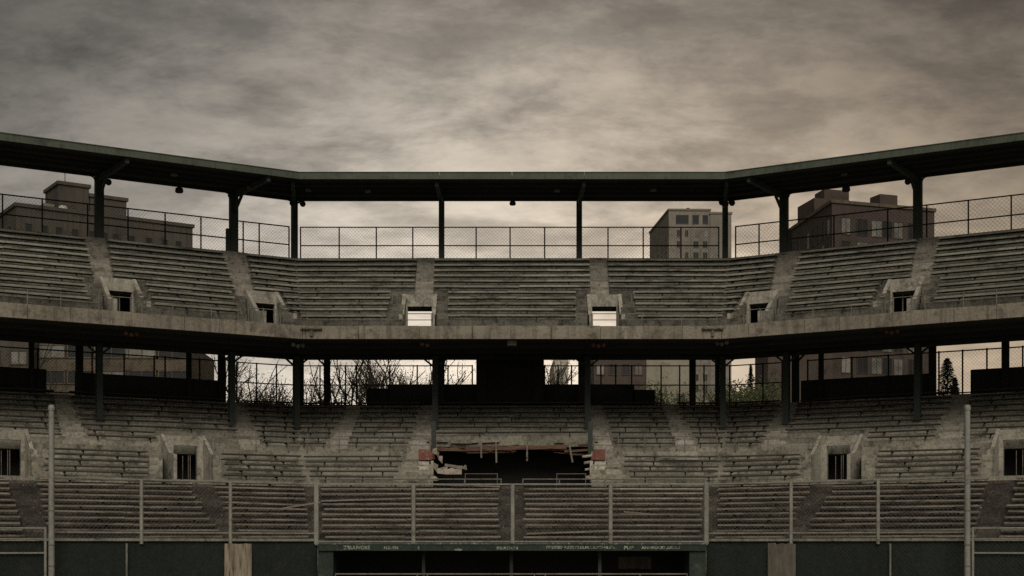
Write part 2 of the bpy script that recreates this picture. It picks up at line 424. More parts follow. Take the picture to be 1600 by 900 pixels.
# --- roof
ROOF_F, ROOF_B = 65.0, 70.6
rz = lambda D: lerp(17.66, 18.06, (D-ROOF_F)/(ROOF_B-ROOF_F))
rf = MB(); pu = MB()
for (a, b) in split(EXT0, EXT1, ROOF_F):
    k = lambda p, D: p if abs(abs(p-800)-cpx(ROOF_F)) > .5 else 800+math.copysign(cpx(D), p-800)
    A, B, C_, E = P(a,ROOF_F), P(b,ROOF_F), P(k(b,ROOF_B),ROOF_B), P(k(a,ROOF_B),ROOF_B)
    z0, z1 = rz(ROOF_F), rz(ROOF_B)
    rf.hexa([A+up(z0), B+up(z0), C_+up(z1), E+up(z1), A+up(z0+.14), B+up(z0+.14), C_+up(z1+.14), E+up(z1+.14)])
    for D in (66.2, 67.4, 68.6, 70.4):
        h = .14 if D < 70 else .11
        pu.beam(P(k(a,D),D)+up(rz(D)-h/2-.003), P(k(b,D),D)+up(rz(D)-h/2-.003), .1 if D < 70 else .2, h)
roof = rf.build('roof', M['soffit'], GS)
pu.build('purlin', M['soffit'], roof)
re_ = [EXT0, -150, 12, 174, 300, 390, 800-cpx(65), 560, 687, 800]
re_ = sorted(set(re_+[1600-e for e in re_]))
for a, b in zip(re_[:-1], re_[1:]):
    m = MB(); A, B = P(a+.15,ROOF_F-.02), P(b-.15,ROOF_F-.02); f = fwd((a+b)/2, 65)
    m.quad4(A+f*.06, B+f*.06, B, A, 17.62, 17.90)
    m.quad4(A+f*.09, B+f*.09, B-f*.05, A-f*.05, 17.903, 17.935)
    m.build('edge_board', M['roof_green'], roof)
# posts of the upper deck with rafters
def I_post(m, c, a, f, w_, d_, z0, z1):                   # flanged steel column
    t = .035
    m.box(c+f*(d_/2-t/2)+up(z0), a, f, w_, t, z1-z0); m.box(c-f*(d_/2-t/2)+up(z0), a, f, w_, t, z1-z0)
    m.box(c+up(z0), a, f, t*1.6, d_-2*t-.004, z1-z0)
upost = [(155,.36),(365,.36),(460,.24),(690,.26),(905,.26),(1133,.24),(1225,.36),(1434,.36)]
for px, wd in upost:
    D = 69.9; c = P(px, D); a = along(px, D); f = fwd(px, D)
    m = MB(); zt = rz(D)-.01
    m.box(c+up(14.6), a, f, wd, .3, zt-14.6-.1)
    m.box(c+f*.155+a*(-wd*.25)+up(14.6), a, f, wd*.16, .03, zt-14.7)
    m.box(c+f*.155+a*(wd*.25)+up(14.6), a, f, wd*.16, .03, zt-14.7)
    m.box(c+up(14.6), a, f, wd+.16, .42, .36)
    p_ = m.build('column', M['green_steel'], GS)
    m = MB()
    if px in (460, 1133): f = -Vector((c.x*.9, c.y, 0)).normalized()
    m.beam(c+f*.1+up(rz(D)-.30), c+f*4.6+up(rz(D-4.7)-.14), .16, .26)
    m.beam(c+f*.15+up(16.9), c+f*1.3+up(rz(D)-.4), .10, .12)
    m.build('rafter', M['green_steel'], p_)
    if px in (365, 1235, 1225):
        m = MB(); s = -1 if px < 800 else 1
        m.box(c+a*(s*(wd/2+.09))+up(14.6), a, f, .16, .2, .95+.6); m.build('cable_box', M['green_steel'], p_)
    if wd < .3 and px in (460, 1133) or wd > .3:
        for s in (-1, 1):                                 # curved brackets under the eave beam
            m = MB(); pr = None
            for k in range(7):
                t = k/6*math.pi/2
                q = c+a*(s*(wd/2+.2*(1-math.cos(t))))+up(zt-.42+.24*math.sin(t))
                if pr is not None: m.tube(pr, q, .035)
                pr = q
            m.build('bracket', M['green_steel'], p_)

# --- lower stand: three tiers
GR = [(64.0, 5.6)]+[(64.0+.65*r, 5.6+.281*r) for r in range(1, 10)]
HOLE = (677, 924)
LV = [290, 1310]; LV2 = [8, 1592]
LVW = 42
def gr_holes(r):
    h = []
    if r < 3: h.append(HOLE)
    if r < 1: h += [(v-33, v+27) if v < 800 else (v-27, v+33) for v in LV+LV2]
    return h
lt = tier_mesh(GR, 71.6, .5, gr_holes).build('lower_stand', M['conc_low'], GS)
MI = [(59.8+.65*k, 4.19+.2425*k) for k in range(5)]
def mi_holes(r): return [HOLE]+[(v-36, v+44) if v < 800 else (v-44, v+36) for v in LV+LV2]
for rg in subtract((EXT0, EXT1), mi_holes(0)):
    tier_mesh(MI, 64.0, .9, rng=rg).build('middle_tier', M['conc_low'], lt)
BX = [(52.1+.68*k, 1.76+.213*k) for k in range(11)]
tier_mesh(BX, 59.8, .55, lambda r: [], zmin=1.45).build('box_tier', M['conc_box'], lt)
# stairs through them
def two(f_, *q):
    f_(*q); a0, b0, a1, b1 = q; f_(1600-b0, 1600-a0, 1600-b1, 1600-a1)
gst = lambda a0,b0,a1,b1: stairs(GR, 1, 10, a0, b0, a1, b1, M['aisle'], .281, .65, lt)
for q in [(97,138,84,107),(376,410,352,377),(512,542,546,565),(642,673,660,679)]: two(gst, *q)
mst = lambda a0,b0,a1,b1: stairs(MI, 1, 5, a0, b0, a1, b1, M['conc_low'], .2425, .65, lt)
for q in [(50,67,49,66),(233,248,233,248),(333,346,333,346),(624,652,632,655)]: two(mst, *q)
bst = lambda a0,b0,a1,b1: stairs(BX, 1, 11, a0, b0, a1, b1, M['conc_box'], .213, .68, lt)
for q in [(42,74,14,54),(346,370,298,331)]: two(bst, *q)
stairs(BX, 1, 11, 784, 817, 784, 817, M['conc_box'], .213, .68, lt)
# large tunnel mouths of the lower stand
for v in LV+LV2:
    s = -1 if v < 800 else 1
    por, c, a, f = tunnel(v+s*3, 63.9, 62.2, 4.15, 5.68, 6.08, 5.2, 1.6, 1.0 if v in LV else 1.2, GS, M['portal'], oc=-s*.05, wallh=.14)
    m = MB(); bc = c-f*1.9
    m.box(bc+up(2.6), a, f, 4.2, .1, 3.0); m.build('passage_wall', M['dark'], por)
    m = MB(); m.box(c+f*1.1+up(3.9), a, f, 3.4, 5.8, .2); m.build('passage_floor', M['conc_low'], por)
    m = MB()
    for k in (-.12, .12, .2): m.tube(c+a*k+f*.25+up(4.15), c+a*k+f*.25+up(5.25+.1*k), .016)
    m.build('gate_bar', M['galv_old'], por)
# closed void behind the collapsed seating
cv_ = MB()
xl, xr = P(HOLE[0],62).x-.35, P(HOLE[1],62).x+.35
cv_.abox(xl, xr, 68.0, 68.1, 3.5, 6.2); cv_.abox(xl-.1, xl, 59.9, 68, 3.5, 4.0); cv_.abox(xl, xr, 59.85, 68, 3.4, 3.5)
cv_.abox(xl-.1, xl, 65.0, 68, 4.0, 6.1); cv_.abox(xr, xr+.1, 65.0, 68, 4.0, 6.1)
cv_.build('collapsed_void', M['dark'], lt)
# columns under the deck
lpost = [(155,67.2),(362,67.2),(463,67.2),(680,67.2),(918,67.2),(1129,67.2),(1229,67.2),(1434,67.2)]
def brace(m, c, a, s, z, L, h): m.beam(c+up(z-h), c+a*(s*L)+up(z-.03), .07, .08)
for px, D in lpost:
    c = P(px, D); a = along(px, D); f = fwd(px, D); m = MB()
    wd = .26
    I_post(m, c, a, f, wd, .26, 6.3, 10.12)
    m.box(c+up(6.9), a, f, wd+.1, .34, .05)
    p_ = m.build('column', M['green_steel'], GS)
    for s in (-1, 1):
        m = MB(); brace(m, c, a, s, 10.12, .62, .52); m.build('knee_brace', M['green_steel'], p_)
    if px in (463, 680, 918, 1129):
        s = 1 if px < 800 else -1
        m = MB(); q = P(px+s*(9 if px in (680,918) else 6), 70.4); m.box(q+up(8.0), along(px,70.4), fwd(px,70.4), .34, .2, 2.66)
        m.build('rear_column', M['panel'], p_)
for px in (124,295,346,511,1082,1243,1283,1457,49,1551+20):
    c = P(px, 70.9); m = MB(); a = along(px,70.9); f = fwd(px,70.9)
    m.box(c+up(7.9), a, f, .30 if px not in (49,295,1283) else .2, .22, 2.755)
    p_ = m.build('column', M['panel'], GS)
    if px in (511,1243,346):
        s = -1 if px == 511 else 1
        m = MB(); brace(m, c, a, s, 10.66, .6, .62); m.build('knee_brace', M['panel'], p_)
# dark panels along the back of the lower stand, and the press room in the middle
for a, b, zt, nm in [(-330,71,9.32,0),(118,341,9.26,0),(607,744,9.28,0),(851,990,9.28,0),(990,1022,9.02,0),(1253,1461,9.26,0),(1518,1930,9.32,0),(574,606,9.08,0)]:
    m = MB(); A, B = P(a,71.1), P(b,71.1); f = fwd((a+b)/2, 71.1)
    m.quad4(A, B, B-f*.12, A-f*.12, 7.6 if nm == 0 else 8.5, zt)
    n = max(1, int((b-a)/58))
    for i in range(n+1):
        q = A.lerp(B, i/n)+f*.02; m.box(q+up(7.6), along((a+b)/2,71.1), f, .07, .05, zt-7.6-.02)
    m.build('back_panel', M['panel'], GS)
pb = MB(); A, B = P(744,70.3), P(850,70.3)
pb.abox(A.x, B.x, 70.3, 72.6, 7.9, 10.655); pr = pb.build('press_room', M['dark'], GS)
m = MB(); q = P(796,70.25); m.abox(q.x-.17, q.x+.17, 70.2, 70.295, 10.1, 10.4); m.build('wall_box', M['panel'], pr)
for x0, x1 in ((A.x+.1, A.x+.5), (B.x-.5, B.x-.1)):
    m = MB(); m.abox(x0, x1, 70.24, 70.298, 8.2, 10.3); m.build('door', M['panel'], pr)

# --- torn edge of the collapse
tm = MB(); hx0, hx1 = P(HOLE[0],65.9).x, P(HOLE[1],65.9).x
y0 = 65.88
z_e = GR[3][1]-.5
tm.beam((hx0,y0+.1,5.83), (hx0+2.9,y0+.1,5.84), .1, .17); tm.beam((hx0+2.6,y0+.02,5.86), (hx1-1.1,y0+.05,5.93), .1, .17)
tm.beam((hx0+1.5,y0+.2,5.70), (hx0+3.6,y0+.2,5.72), .1, .1); tm.beam((hx1-2.2,y0+.15,5.9),(hx1+.1,y0+.1,6.05), .09, .12)
tm.beam((hx1-1.2,y0,5.72),(hx1,y0,5.8), .08, .1); tm.beam((hx1-1.0,y0-.05,5.6),(hx1+.05,y0-.02,5.56), .08, .07)
for i in range(26):
    xa = R.uniform(hx0+.1, hx1-.5); L = R.uniform(.3,1.4); za = R.uniform(5.55,6.0) if xa > hx1-1.8 else R.uniform(5.78,6.05)
    tm.beam((xa,y0+R.uniform(-.05,.2),za), (min(xa+L,hx1),y0+R.uniform(-.05,.2),za+R.uniform(-.1,.1)), R.uniform(.03,.07), R.uniform(.02,.06))
tm.build('joist', M['timber'], lt)
for px, zb, lean in ((752,5.42,0),(775,5.2,.02),(823.5,5.28,.0),(889,5.22,.16)):
    m = MB(); q = P(px, 65.6); m.beam(q+up(6.1), Vector((q.x+lean,q.y,zb)), .075, .075, Vector((0,1,0))); m.build('hanging_stud', M['timber_grey'], lt)
ch = MB(); q = hx0+.15
while q < hx1-.2:
    L = R.uniform(.25,.9); h = R.uniform(.05,.16)
    if R.random() < .8: ch.hexa([Vector(v) for v in ((q,y0-.08,6.20-h),(q+L,y0-.08,6.20-h*R.uniform(.6,1.2)),(q+L,y0,6.20-h),(q,y0,6.20-h),(q,y0-.06,6.24),(q+L,y0-.06,6.24),(q+L,y0+.02,6.24),(q,y0+.02,6.24))])
    q += L+R.uniform(.02,.16)
ch.build('broken_concrete_edge', M['conc_light'], lt)
for px in (677.5, 922.5):
    q = P(px, 64.6); m = MB(); m.abox(q.x-.10, q.x+.10, 64.55, 64.75, 5.5, 6.95); m.build('edge_post', M['green_steel'], lt)
# painted masonry piers left standing on either side
for s, px in ((-1, 663), (1, 936.5)):
    q = P(px, 62.3); 
    m = MB(); x0, x1 = q.x-.22, q.x+.22; xi = q.x-s*.62
    m.abox(min(x0,x1), max(x0,x1), 61.9, 62.6, 5.12, 5.56)
    if s < 0: m.hexa([Vector(v) for v in ((x1,61.92,5.12),(x1+.26,61.95,5.16),(x1+.2,62.5,5.16),(x1,62.5,5.12),(x1,61.92,5.55),(x1+.2,61.95,5.42),(x1+.2,62.5,5.42),(x1,62.5,5.55))])
    else: m.hexa([Vector(v) for v in ((x0-.16,61.95,5.14),(x0,61.92,5.12),(x0,62.5,5.12),(x0-.1,62.5,5.14),(x0-.06,61.95,5.46),(x0,61.92,5.55),(x0,62.5,5.55),(x0-.06,62.5,5.46))])
    pier = m.build('painted_pier', M['red'], GS)
    for k in range(3):
        m = MB(); zb = 4.93-.245*k; yb = 62.0-.62*k*.5
        m.abox(x0-.02*k+(-.03 if s < 0 else .0), x1-.03*s*0+(.0 if s<0 else .03), yb, yb+.5, zb-.02, zb+.155)
        m.build('white_block', M['white'], pier)
    m = MB(); xx = x1+.08 if s < 0 else x0-.2
    m.abox(xx, xx+.12, 61.85, 62.0, 4.2, 5.08); m.build('stub_post', M['white'], pier)
    if s > 0:
        m = MB()
        for (dx, zc, r) in ((.42,5.28,.055),(.34,5.02,.06),(.3,4.74,.05)): m.tube((x0-.05,62.1,zc+.04),(x0-.1-dx,62.0,zc-.03),r*1.1,7,r)
        m.build('broken_rebar', M['insul'], pier)

# ------------------------------------------------------------------ benches
ORD = ['lowest','second','third','fourth','fifth','sixth','seventh','eighth','ninth','tenth','eleventh','twelfth']
brk_me = {}
def bracket_mesh(kind, h):
    if kind not in brk_me:
        m = MB(); a = Vector((1,0,0)); f = Vector((0,1,0))
        m.box(Vector((0,-.045,-h)), a, f, .05, .03, h); m.box(Vector((0,.04,-.05)), a, f, .05, .2, .048)
        m.beam(Vector((0,-.03,-h*.7)), Vector((0,-.1,-.02)), .04, .03)
        me = bpy.data.meshes.new('bracket'); me.from_pydata([tuple(v) for v in m.v], [], m.f); me.materials.append(M['iron'])
        brk_me[kind] = me
    return brk_me[kind]
NB = 0
def bench(pa, pb, D, ztop, kind, mat_, lift, th, dep, label, group, ov=.16, rough=0., miss=0.):
    global NB
    f = fwd((pa+pb)/2, D); a = along((pa+pb)/2, D)
    A, B = P(pa, D), P(pb, D); L = (B-A).length
    if L < .5: return
    n = max(1, round(L/3.6)); m = MB()
    cuts = [0]+[(i+R.uniform(-.12,.12))/n for i in range(1, n)]+[1]
    for i in range(n):
        if miss and R.random() < miss and n > 1: continue
        c0, c1 = cuts[i]*L+.01, cuts[i+1]*L-.01
        if rough and i == 0: c0 += R.uniform(0, rough)
        if rough and i == n-1: c1 -= R.uniform(0, rough)
        dz = R.uniform(-.012,.012); dy = R.uniform(-.015,.015)
        k = max(1, int((c1-c0)/1.8)); prev = None
        za = R.uniform(-.02,.02)*(1+rough*2)
        if rough and R.random() < .018: za = R.choice((-1,1))*R.uniform(.06,.13); dz -= abs(za)*.4
        for j in range(k):
            q0, q1 = A+a*lerp(c0,c1,j/k), A+a*lerp(c0,c1,(j+1)/k)
            def h_(t): return ztop+lift+dz+za*(t-.5)
            b0, b1 = h_(j/k), h_((j+1)/k)
            F0 = f*(ov+dy); G0 = -f*(dep-ov)
            m.hexa([q0+F0+up(b0), q1+F0+up(b1), q1+G0+up(b1), q0+G0+up(b0),
                    q0+F0+up(b0+th), q1+F0+up(b1+th), q1+G0+up(b1+th), q0+G0+up(b0+th)])
    if not m.v: return
    mid = (A+B)/2+up(ztop)
    o = m.build('plank_bench', mat_, None, mid); tag(o, label, 'bench', group)
    nb = max(2, int(L/2.3)); NB += 1
    for i in range(nb):
        t = (i+.5+R.uniform(-.3,.3))/nb
        b_o = bpy.data.objects.new('bracket', bracket_mesh(kind, lift+(.04 if kind == 'g' else .09))); COL.objects.link(b_o)
        b_o.parent = o; b_o.location = (A+a*(L*t)-(A+B)/2)+f*.02+up(lift-.002)
        b_o.rotation_euler = (0,0,math.atan2(a.y, a.x))
    return o
def rowspan(spec, r, n):
    # spec: list of (r_from, px) breakpoints
    pts = sorted(spec)
    if r <= pts[0][0]: return pts[0][1]
    for (r0, p0), (r1, p1) in zip(pts[:-1], pts[1:]):
        if r0 <= r <= r1: return lerp(p0, p1, (r-r0)/(r1-r0)) if r1 > r0 else p1
    return pts[-1][1]
def side_word(px): return 'left' if px < 800 else 'right'
def do_blocks(blocks, rows, n, kind, mat_, lift, th, dep, tier, group, skip=lambda r, i, mir: False, **kw):
    for i, (la, lb, name) in enumerate(blocks):
        for mir in ((0, 1) if not name.startswith('*') else (0,)):
            for r in range(n):
                a, b = rowspan(la, r, n), rowspan(lb, r, n)
                if mir: a, b = 1600-b, 1600-a
                if skip(r, i, mir) or b-a < 12: continue
                D, z = rows[r]
                parts = split(a, b, D)
                for (c, d) in parts:
                    if d-c < 10: continue
                    nm = name.strip('*')
                    k = seg((c+d)/2, D)
                    if not name.startswith('*'):
                        nm = nm.replace('SIDE', 'right' if mir else 'left')
                    if len(parts) > 1: nm = nm.replace('WHERE', 'straight part' if k == 0 else 'wing part')
                    else: nm = nm.replace('WHERE', 'straight part' if k == 0 else 'wing part')
                    row = ORD[r] if r < n-1 else 'top'
                    bench(c, d, D, z, kind, mat_, lift, th, dep, f'{row} plank bench {nm}, {tier}', group, **kw)
UB = [
 ([(0,-320),(11,-320)], [(0,140),(3,130),(3.5,147),(11,131)], 'beyond the outermost SIDE tunnel'),
 ([(0,240),(3,226),(3.5,178),(11,166)], [(0,375),(3,360),(3.5,368),(11,346)], 'between the two SIDE wing tunnels'),
 ([(0,458),(3,442),(3.5,397),(11,385)], [(0,604),(4,612),(4.5,648),(11,652)], 'SIDE of centre, WHERE of corner block'),
 ([(0,700),(4,700),(4.5,677),(11,679)], [(0,900),(4,900),(4.5,923),(11,921)], '*between the two middle tunnels'),
]
do_blocks(UB, UP, 11, 'u', M['plank'], .10, .085, .38, 'upper deck', 'plank benches of the upper deck')
GB = [
 ([(0,-320),(8,-320)], [(0,97),(8,84)], 'outside the outermost SIDE stair'),
 ([(0,138),(8,108)], [(0,245),(1,245),(1.5,376),(8,352)], 'above the SIDE tunnel'),
 ([(0,410),(8,378)], [(0,512),(8,546)], 'SIDE of centre, WHERE at the bend'),
 ([(0,542),(8,565)], [(0,642),(8,660)], 'beside the SIDE stair next to the collapse'),
 ([(0,680),(8,682)], [(0,920),(8,918)], '*above the collapsed hole'),
]
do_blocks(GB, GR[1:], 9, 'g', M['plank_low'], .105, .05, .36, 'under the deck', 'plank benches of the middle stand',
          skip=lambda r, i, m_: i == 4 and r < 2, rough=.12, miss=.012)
MBk = [
 ([(0,68),(4,68)], [(0,233),(4,233)], 'outside the SIDE lower tunnel'),
 ([(0,347),(4,347)], [(0,622),(4,631)], 'between SIDE lower tunnel and hole, WHERE'),
]
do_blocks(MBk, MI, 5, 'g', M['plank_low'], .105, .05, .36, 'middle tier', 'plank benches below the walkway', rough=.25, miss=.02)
XB = [
 ([(0,-320),(9,-320)], [(0,42),(9,14)], 'beyond the outer SIDE front stair'),
 ([(0,74),(9,55)], [(0,346),(9,298)], 'between the two SIDE front stairs'),
 ([(0,370),(9,331)], [(0,482),(9,476)], 'on the SIDE wing next to the bend'),
 ([(0,503),(9,500)], [(0,783),(9,783)], 'SIDE of the dark middle stair'),
]
do_blocks(XB, BX, 11, 'x', M['plank_box'], .06, .06, .34, 'behind the front fence', 'front plank benches', rough=.14, miss=.015)

# ------------------------------------------------------------------ fences and railings
def wires(m, A, B, z0a, z0b, h, pitch, r):
    d = B-A; wd = d.length; d = d/wd
    def pt(u, v): return A+d*u+up(lerp(z0a, z0b, u/wd)+v)
    st = pitch*math.sqrt(2)
    c = -h
    while c < wd:
        u0, v0 = (c, 0) if c >= 0 else (0, -c)
        u1, v1 = (c+h, h) if c+h <= wd else (wd, wd-c)
        if u1-u0 > .03: m.tube(pt(u0, v0), pt(u1, v1), r, 3)
        u0, v0 = (c, h) if c >= 0 else (0, h+c)
        u1, v1 = (c+h, 0) if c+h <= wd else (wd, h-(wd-c))
        if u1-u0 > .03: m.tube(pt(u0, v0), pt(u1, v1), r, 3)
        c += st
def fence(name, label, pxs, D, z0, h, rails, rpost, rrail, m_, mw, pitch=.115, rw=.004, zrise=0., pfun=P, posts=None, mesh_h=None, mesh0=0.):
    pts = [pfun(p, D) for p in pxs]
    root = empty(name, label, 'fence', loc=tuple(pts[len(pts)//2]+up(z0)))
    zz_ = lambda i: z0
    for i, q in enumerate(pts):
        if posts is not None and not posts[i]: continue
        m = MB(); m.tube(q+up(z0-.1), q+up(z0+h+.02), rpost, 8); m.build('post', m_, root)
    for i in range(len(pts)-1):
        for z in rails:
            m = MB(); m.tube(pts[i]+up(z0+z), pts[i+1]+up(z0+z), rrail, 6); m.build('rail', m_, root)
        if mw is not None:
            m = MB(); wires(m, pts[i], pts[i+1], z0+mesh0, z0+mesh0, (mesh_h or h)-mesh0, pitch, rw); m.build('wire_mesh', mw, root)
    return root
c_up = 800-cpx(70.7)
left_px = [-300,-220,-150,-80,-10,4,66,137,200,258,314,380,405,c_up-8]
fence('rear_fence', 'chain link fence along the top of the left upper wing', left_px, 70.7, 15.02, 1.72, (.86, 1.72), .035, .03, M['iron'], M['wire'])
fence('rear_fence', 'chain link fence along the top of the straight middle of the upper deck', [c_up+10,530,588,645,692,744,797,851,905,950,1005,1064,1123], 70.7, 15.02, 1.72, (.84, 1.72), .032, .028, M['iron'], M['wire'])
fence('rear_fence', 'chain link fence along the top of the right upper wing', [1600-c_up+9,1186,1222,1303,1387,1448,1513,1580,1650,1720,1800,1880], 70.7, 15.02, 1.72, (.86, 1.72), .035, .03, M['iron'], M['wire'], pitch=.135, rw=.005)
# behind the lower stand
fence('rear_fence', 'tall mesh fence behind the left dark back panels of the lower stand', [-60,46,59,144,194,241,258,312,352], 71.4, 8.1, 2.15, (.25,2.12), .04, .03, M['iron'], M['wire'])
fence('rear_fence', 'mesh fence with bare trees close behind it, lower stand', [370,401,432,470,500,540,557,609,652,700,738], 71.4, 8.1, 2.12, (.2,1.17,2.1), .035, .028, M['iron'], M['wire'], mesh_h=1.17)
fence('rear_fence', 'mesh fence in front of the brick and pale houses, lower stand', [851,872,893,939,962,987,1033,1062,1100,1140,1192,1222], 71.4, 8.1, 2.12, (.2,1.17,2.1), .035, .028, M['iron'], M['wire'], mesh_h=1.17)
fence('rear_fence', 'tall mesh fence behind the right dark back panels of the lower stand', [1262,1331,1388,1440,1467,1504,1542,1598,1660,1720], 71.4, 8.1, 2.15, (.25,2.12), .04, .03, M['iron'], M['wire'])
# concourse rail seen through the tunnel mouths
for k, pl, nm in ((0, (600,632,664,700), 'left'), (1, (900,930,957,990), 'right')):
    fence('concourse_railing', f'dark pipe railing seen through the {nm} bright tunnel mouth', pl, 71.3, 10.78, 1.05, (.72,1.05), .03, .028, M['iron'], M['wire'], pitch=.12)
# pipe railings on the upper deck parapet
def railing(name, label, pxs, D, z0, h, rails, m_, r=.025, cat='railing', group=None):
    pts = [P(p, D) for p in pxs]
    root = empty(name, label, cat, group, loc=tuple(pts[0]+up(z0)))
    for q in pts:
        m = MB(); m.tube(q+up(z0), q+up(z0+h), r, 8); m.build('post', m_, root)
    for i in range(len(pts)-1):
        for z in rails:
            m = MB(); m.tube(pts[i]+up(z0+z), pts[i+1]+up(z0+z), r*.85, 6); m.build('rail', m_, root)
    return root
for sgn, nm in ((0,'left'),(1,'right')):
    mm = (lambda l: [1600-p for p in reversed(l)]) if sgn else (lambda l: l)
    railing('parapet_railing', f'thin pipe railing on the {nm} outer wing parapet of the upper deck', mm([-60,-10,43,95,155]), 62.05, 10.72, .62, (.6,.3), M['galv_old'], .02)
    railing('parapet_railing', f'thin pipe railing across the outer {nm} tunnel mouth of the upper deck', mm([156,176,204,217]), 62.25, 10.72, .66, (.64,), M['galv_old'], .02)
    railing('parapet_railing', f'thin pipe railing on the parapet between the two {nm} wing tunnels', mm([222,270,330,372]), 62.05, 10.72, .45, (.43,), M['galv_old'], .018)
    railing('parapet_railing', f'thin pipe railing across the inner {nm} wing tunnel mouth', mm([388,412,438]), 62.25, 10.72, .66, (.64,), M['galv_old'], .02)
    railing('parapet_railing', f'thin pipe railing from the {nm} corner to the bright tunnel mouth', mm([480,535,597,634,676]), 62.05, 10.72, .56, (.54,.28), M['galv_old'], .02)
    for q, p0 in enumerate((613, 701)):
        p0 = 1600-p0 if sgn else p0
        railing('stair_handrail', f'short upright handrail {"outside" if q == 0 else "inside"} the {nm} bright tunnel', [p0, p0+(4 if sgn else -4)], 64.8-(q*.8), 12.0-(q*.4), .6, (.58,), M['galv_old'], .025)
    railing('walkway_railing', f'pipe railing at the front of the seats {nm} of the collapse', mm([450,480,530,593,634,672]), 63.95, 5.58, .70, (.68,.3), M['galv_old'], .022)
    railing('walkway_railing', f'long low pipe railing along the walkway {nm} of the middle', mm([500,560,605,655,726,783]), 59.6, 4.05, .18, (.16,), M['galv_old'], .028)
    railing('walkway_railing', f'short pale pipe rail left hanging in the {nm} side of the hole', mm([727,777] if not sgn else [685,730]), 59.9, 3.9, .56, (.54,), M['galv_old'], .016)
    railing('stair_handrail', f'thin handrail beside the {nm} lower tunnel mouth', mm([330,336,400,452]), 63.95, 5.58, .5, (.48,), M['galv_old'], .02)

# --- front fence, on the field edge
FD, FT = 51.0, .72
def PF(px, D): return P(px, D, FT, 6.75*D/51)
ztopF = Z(757, FD)
fl = [495,646,801,954,1103]
fence('front_fence', 'tall pale posted chain link fence above the dugout', fl, FD, 1.66, ztopF-1.66, (.02, ztopF-1.66), .075, .03, M['galv'], M['wire_light'], pitch=.10, rw=.0013, pfun=PF)
for nm, lst in (('left', [493,360,221,80]), ('right', [1105,1236,1372,1512])):
    root = fence('front_fence', f'chain link fence above the green {nm} field wall', lst, FD, 1.70, ztopF-1.70, (.02,.26,ztopF-1.70), .06, .03, M['galv'], M['wire_light'], pitch=.10, rw=.0013, pfun=PF)
for nm, lst in (('left', [71,-20,-110,-210,-310]), ('right', [1520,1610,1710,1810,1910])):
    fence('front_fence', f'lower pipe railed fence outside the {nm} tall pole', lst, FD, .2, 1.9, (1.12,1.55,1.88), .045, .032, M['galv'], M['wire'], pitch=.10, rw=.0013, pfun=PF)
# field walls
for nm, a, b, mid in (('left', -330, 496, 198), ('right', 1104, 1930, 1391)):
    root = empty('field_wall', f'low dark green screened field wall {nm} of the dugout', 'wall', loc=tuple(PF(a, FD)))
    m = MB(); n = 26
    for i in range(n):
        A, B = PF(lerp(a,b,i/n), FD+.08), PF(lerp(a,b,(i+1)/n), FD+.08)
        d = (B-A).normalized(); nn = Vector((d.y,-d.x,0))
        off = .015*math.sin(i*1.7)
        m.quad4(A, B, B-nn*.1, A-nn*.1, 0, 1.69)
    m.build('screen', M['screen'], root)
    m = MB(); pts = [a, b]
    A, B = PF(a, FD+.1), PF(b, FD+.1)
    d = (B-A).normalized(); nn = Vector((d.y,-d.x,0))
    m.quad4(A+nn*.1, B+nn*.1, B-nn*.14, A-nn*.14, 1.694, 1.78); m.build('cap', M['conc_low'], root)
    m = MB(); q = PF(mid, FD-.04); m.tube(q, q+up(1.62), .035, 8); m.build('post', M['galv_old'], root)
    mw = MB(); k = [p for p in range(int(a), int(b), 150)]+[b]
    for p0, p1 in zip(k[:-1], k[1:]): wires(mw, PF(p0, FD-.01), PF(p1, FD-.01), .1, .1, 1.55, .10, .003)
    mw.build('wire_mesh', M['screen'], root)
# plywood over the gates
for nm, a, b, mk, lab in (('l', 351, 393, 'ply', 'pale peeling plywood sheet on the green wall left of the dugout'), ('r', 1200, 1243, 'ply_b', 'dark stained plywood sheet on the green wall right of the dugout')):
    m = MB(); A, B = PF(a, FD-.12), PF(b, FD-.12); d = (B-A).normalized(); nn = Vector((d.y,-d.x,0))
    n = 7
    for i in range(n):
        q0, q1 = A.lerp(B, i/n), A.lerp(B, (i+1)/n)
        o = R.uniform(0,.02); m.quad4(q0+nn*o, q1+nn*o, q1-nn*.02, q0-nn*.02, R.uniform(0,.05), 1.64-R.uniform(0,.05))
    o = m.build('plywood_sheet', M[mk], None, A); tag(o, lab, 'board')
# tall poles
for px, lab in ((80.5,'tall pale net pole with band on top, left end of the front fence'), (1511.5,'tall pale net pole with band on top, right end of the front fence')):
    q = PF(px, FD-.6); zt = Z(634, q.y)
    root = empty('net_pole', lab, 'pole', loc=tuple(q))
    m = MB(); m.tube(q, q+up(zt), .095, 12, .085); m.build('shaft', M['pole'], root)
    m = MB(); m.lathe(q, [(.10,zt-.14),(.105,zt-.06),(.095,zt+.0),(.05,zt+.03),(.0,zt+.035)], 12); m.build('cap', M['galv'], root)
    for z in (.9, 1.55, 2.6):
        m = MB(); m.lathe(q, [(.093,z),(.103,z+.01),(.103,z+.05),(.093,z+.06)], 12); m.build('clamp', M['galv_old'], root)

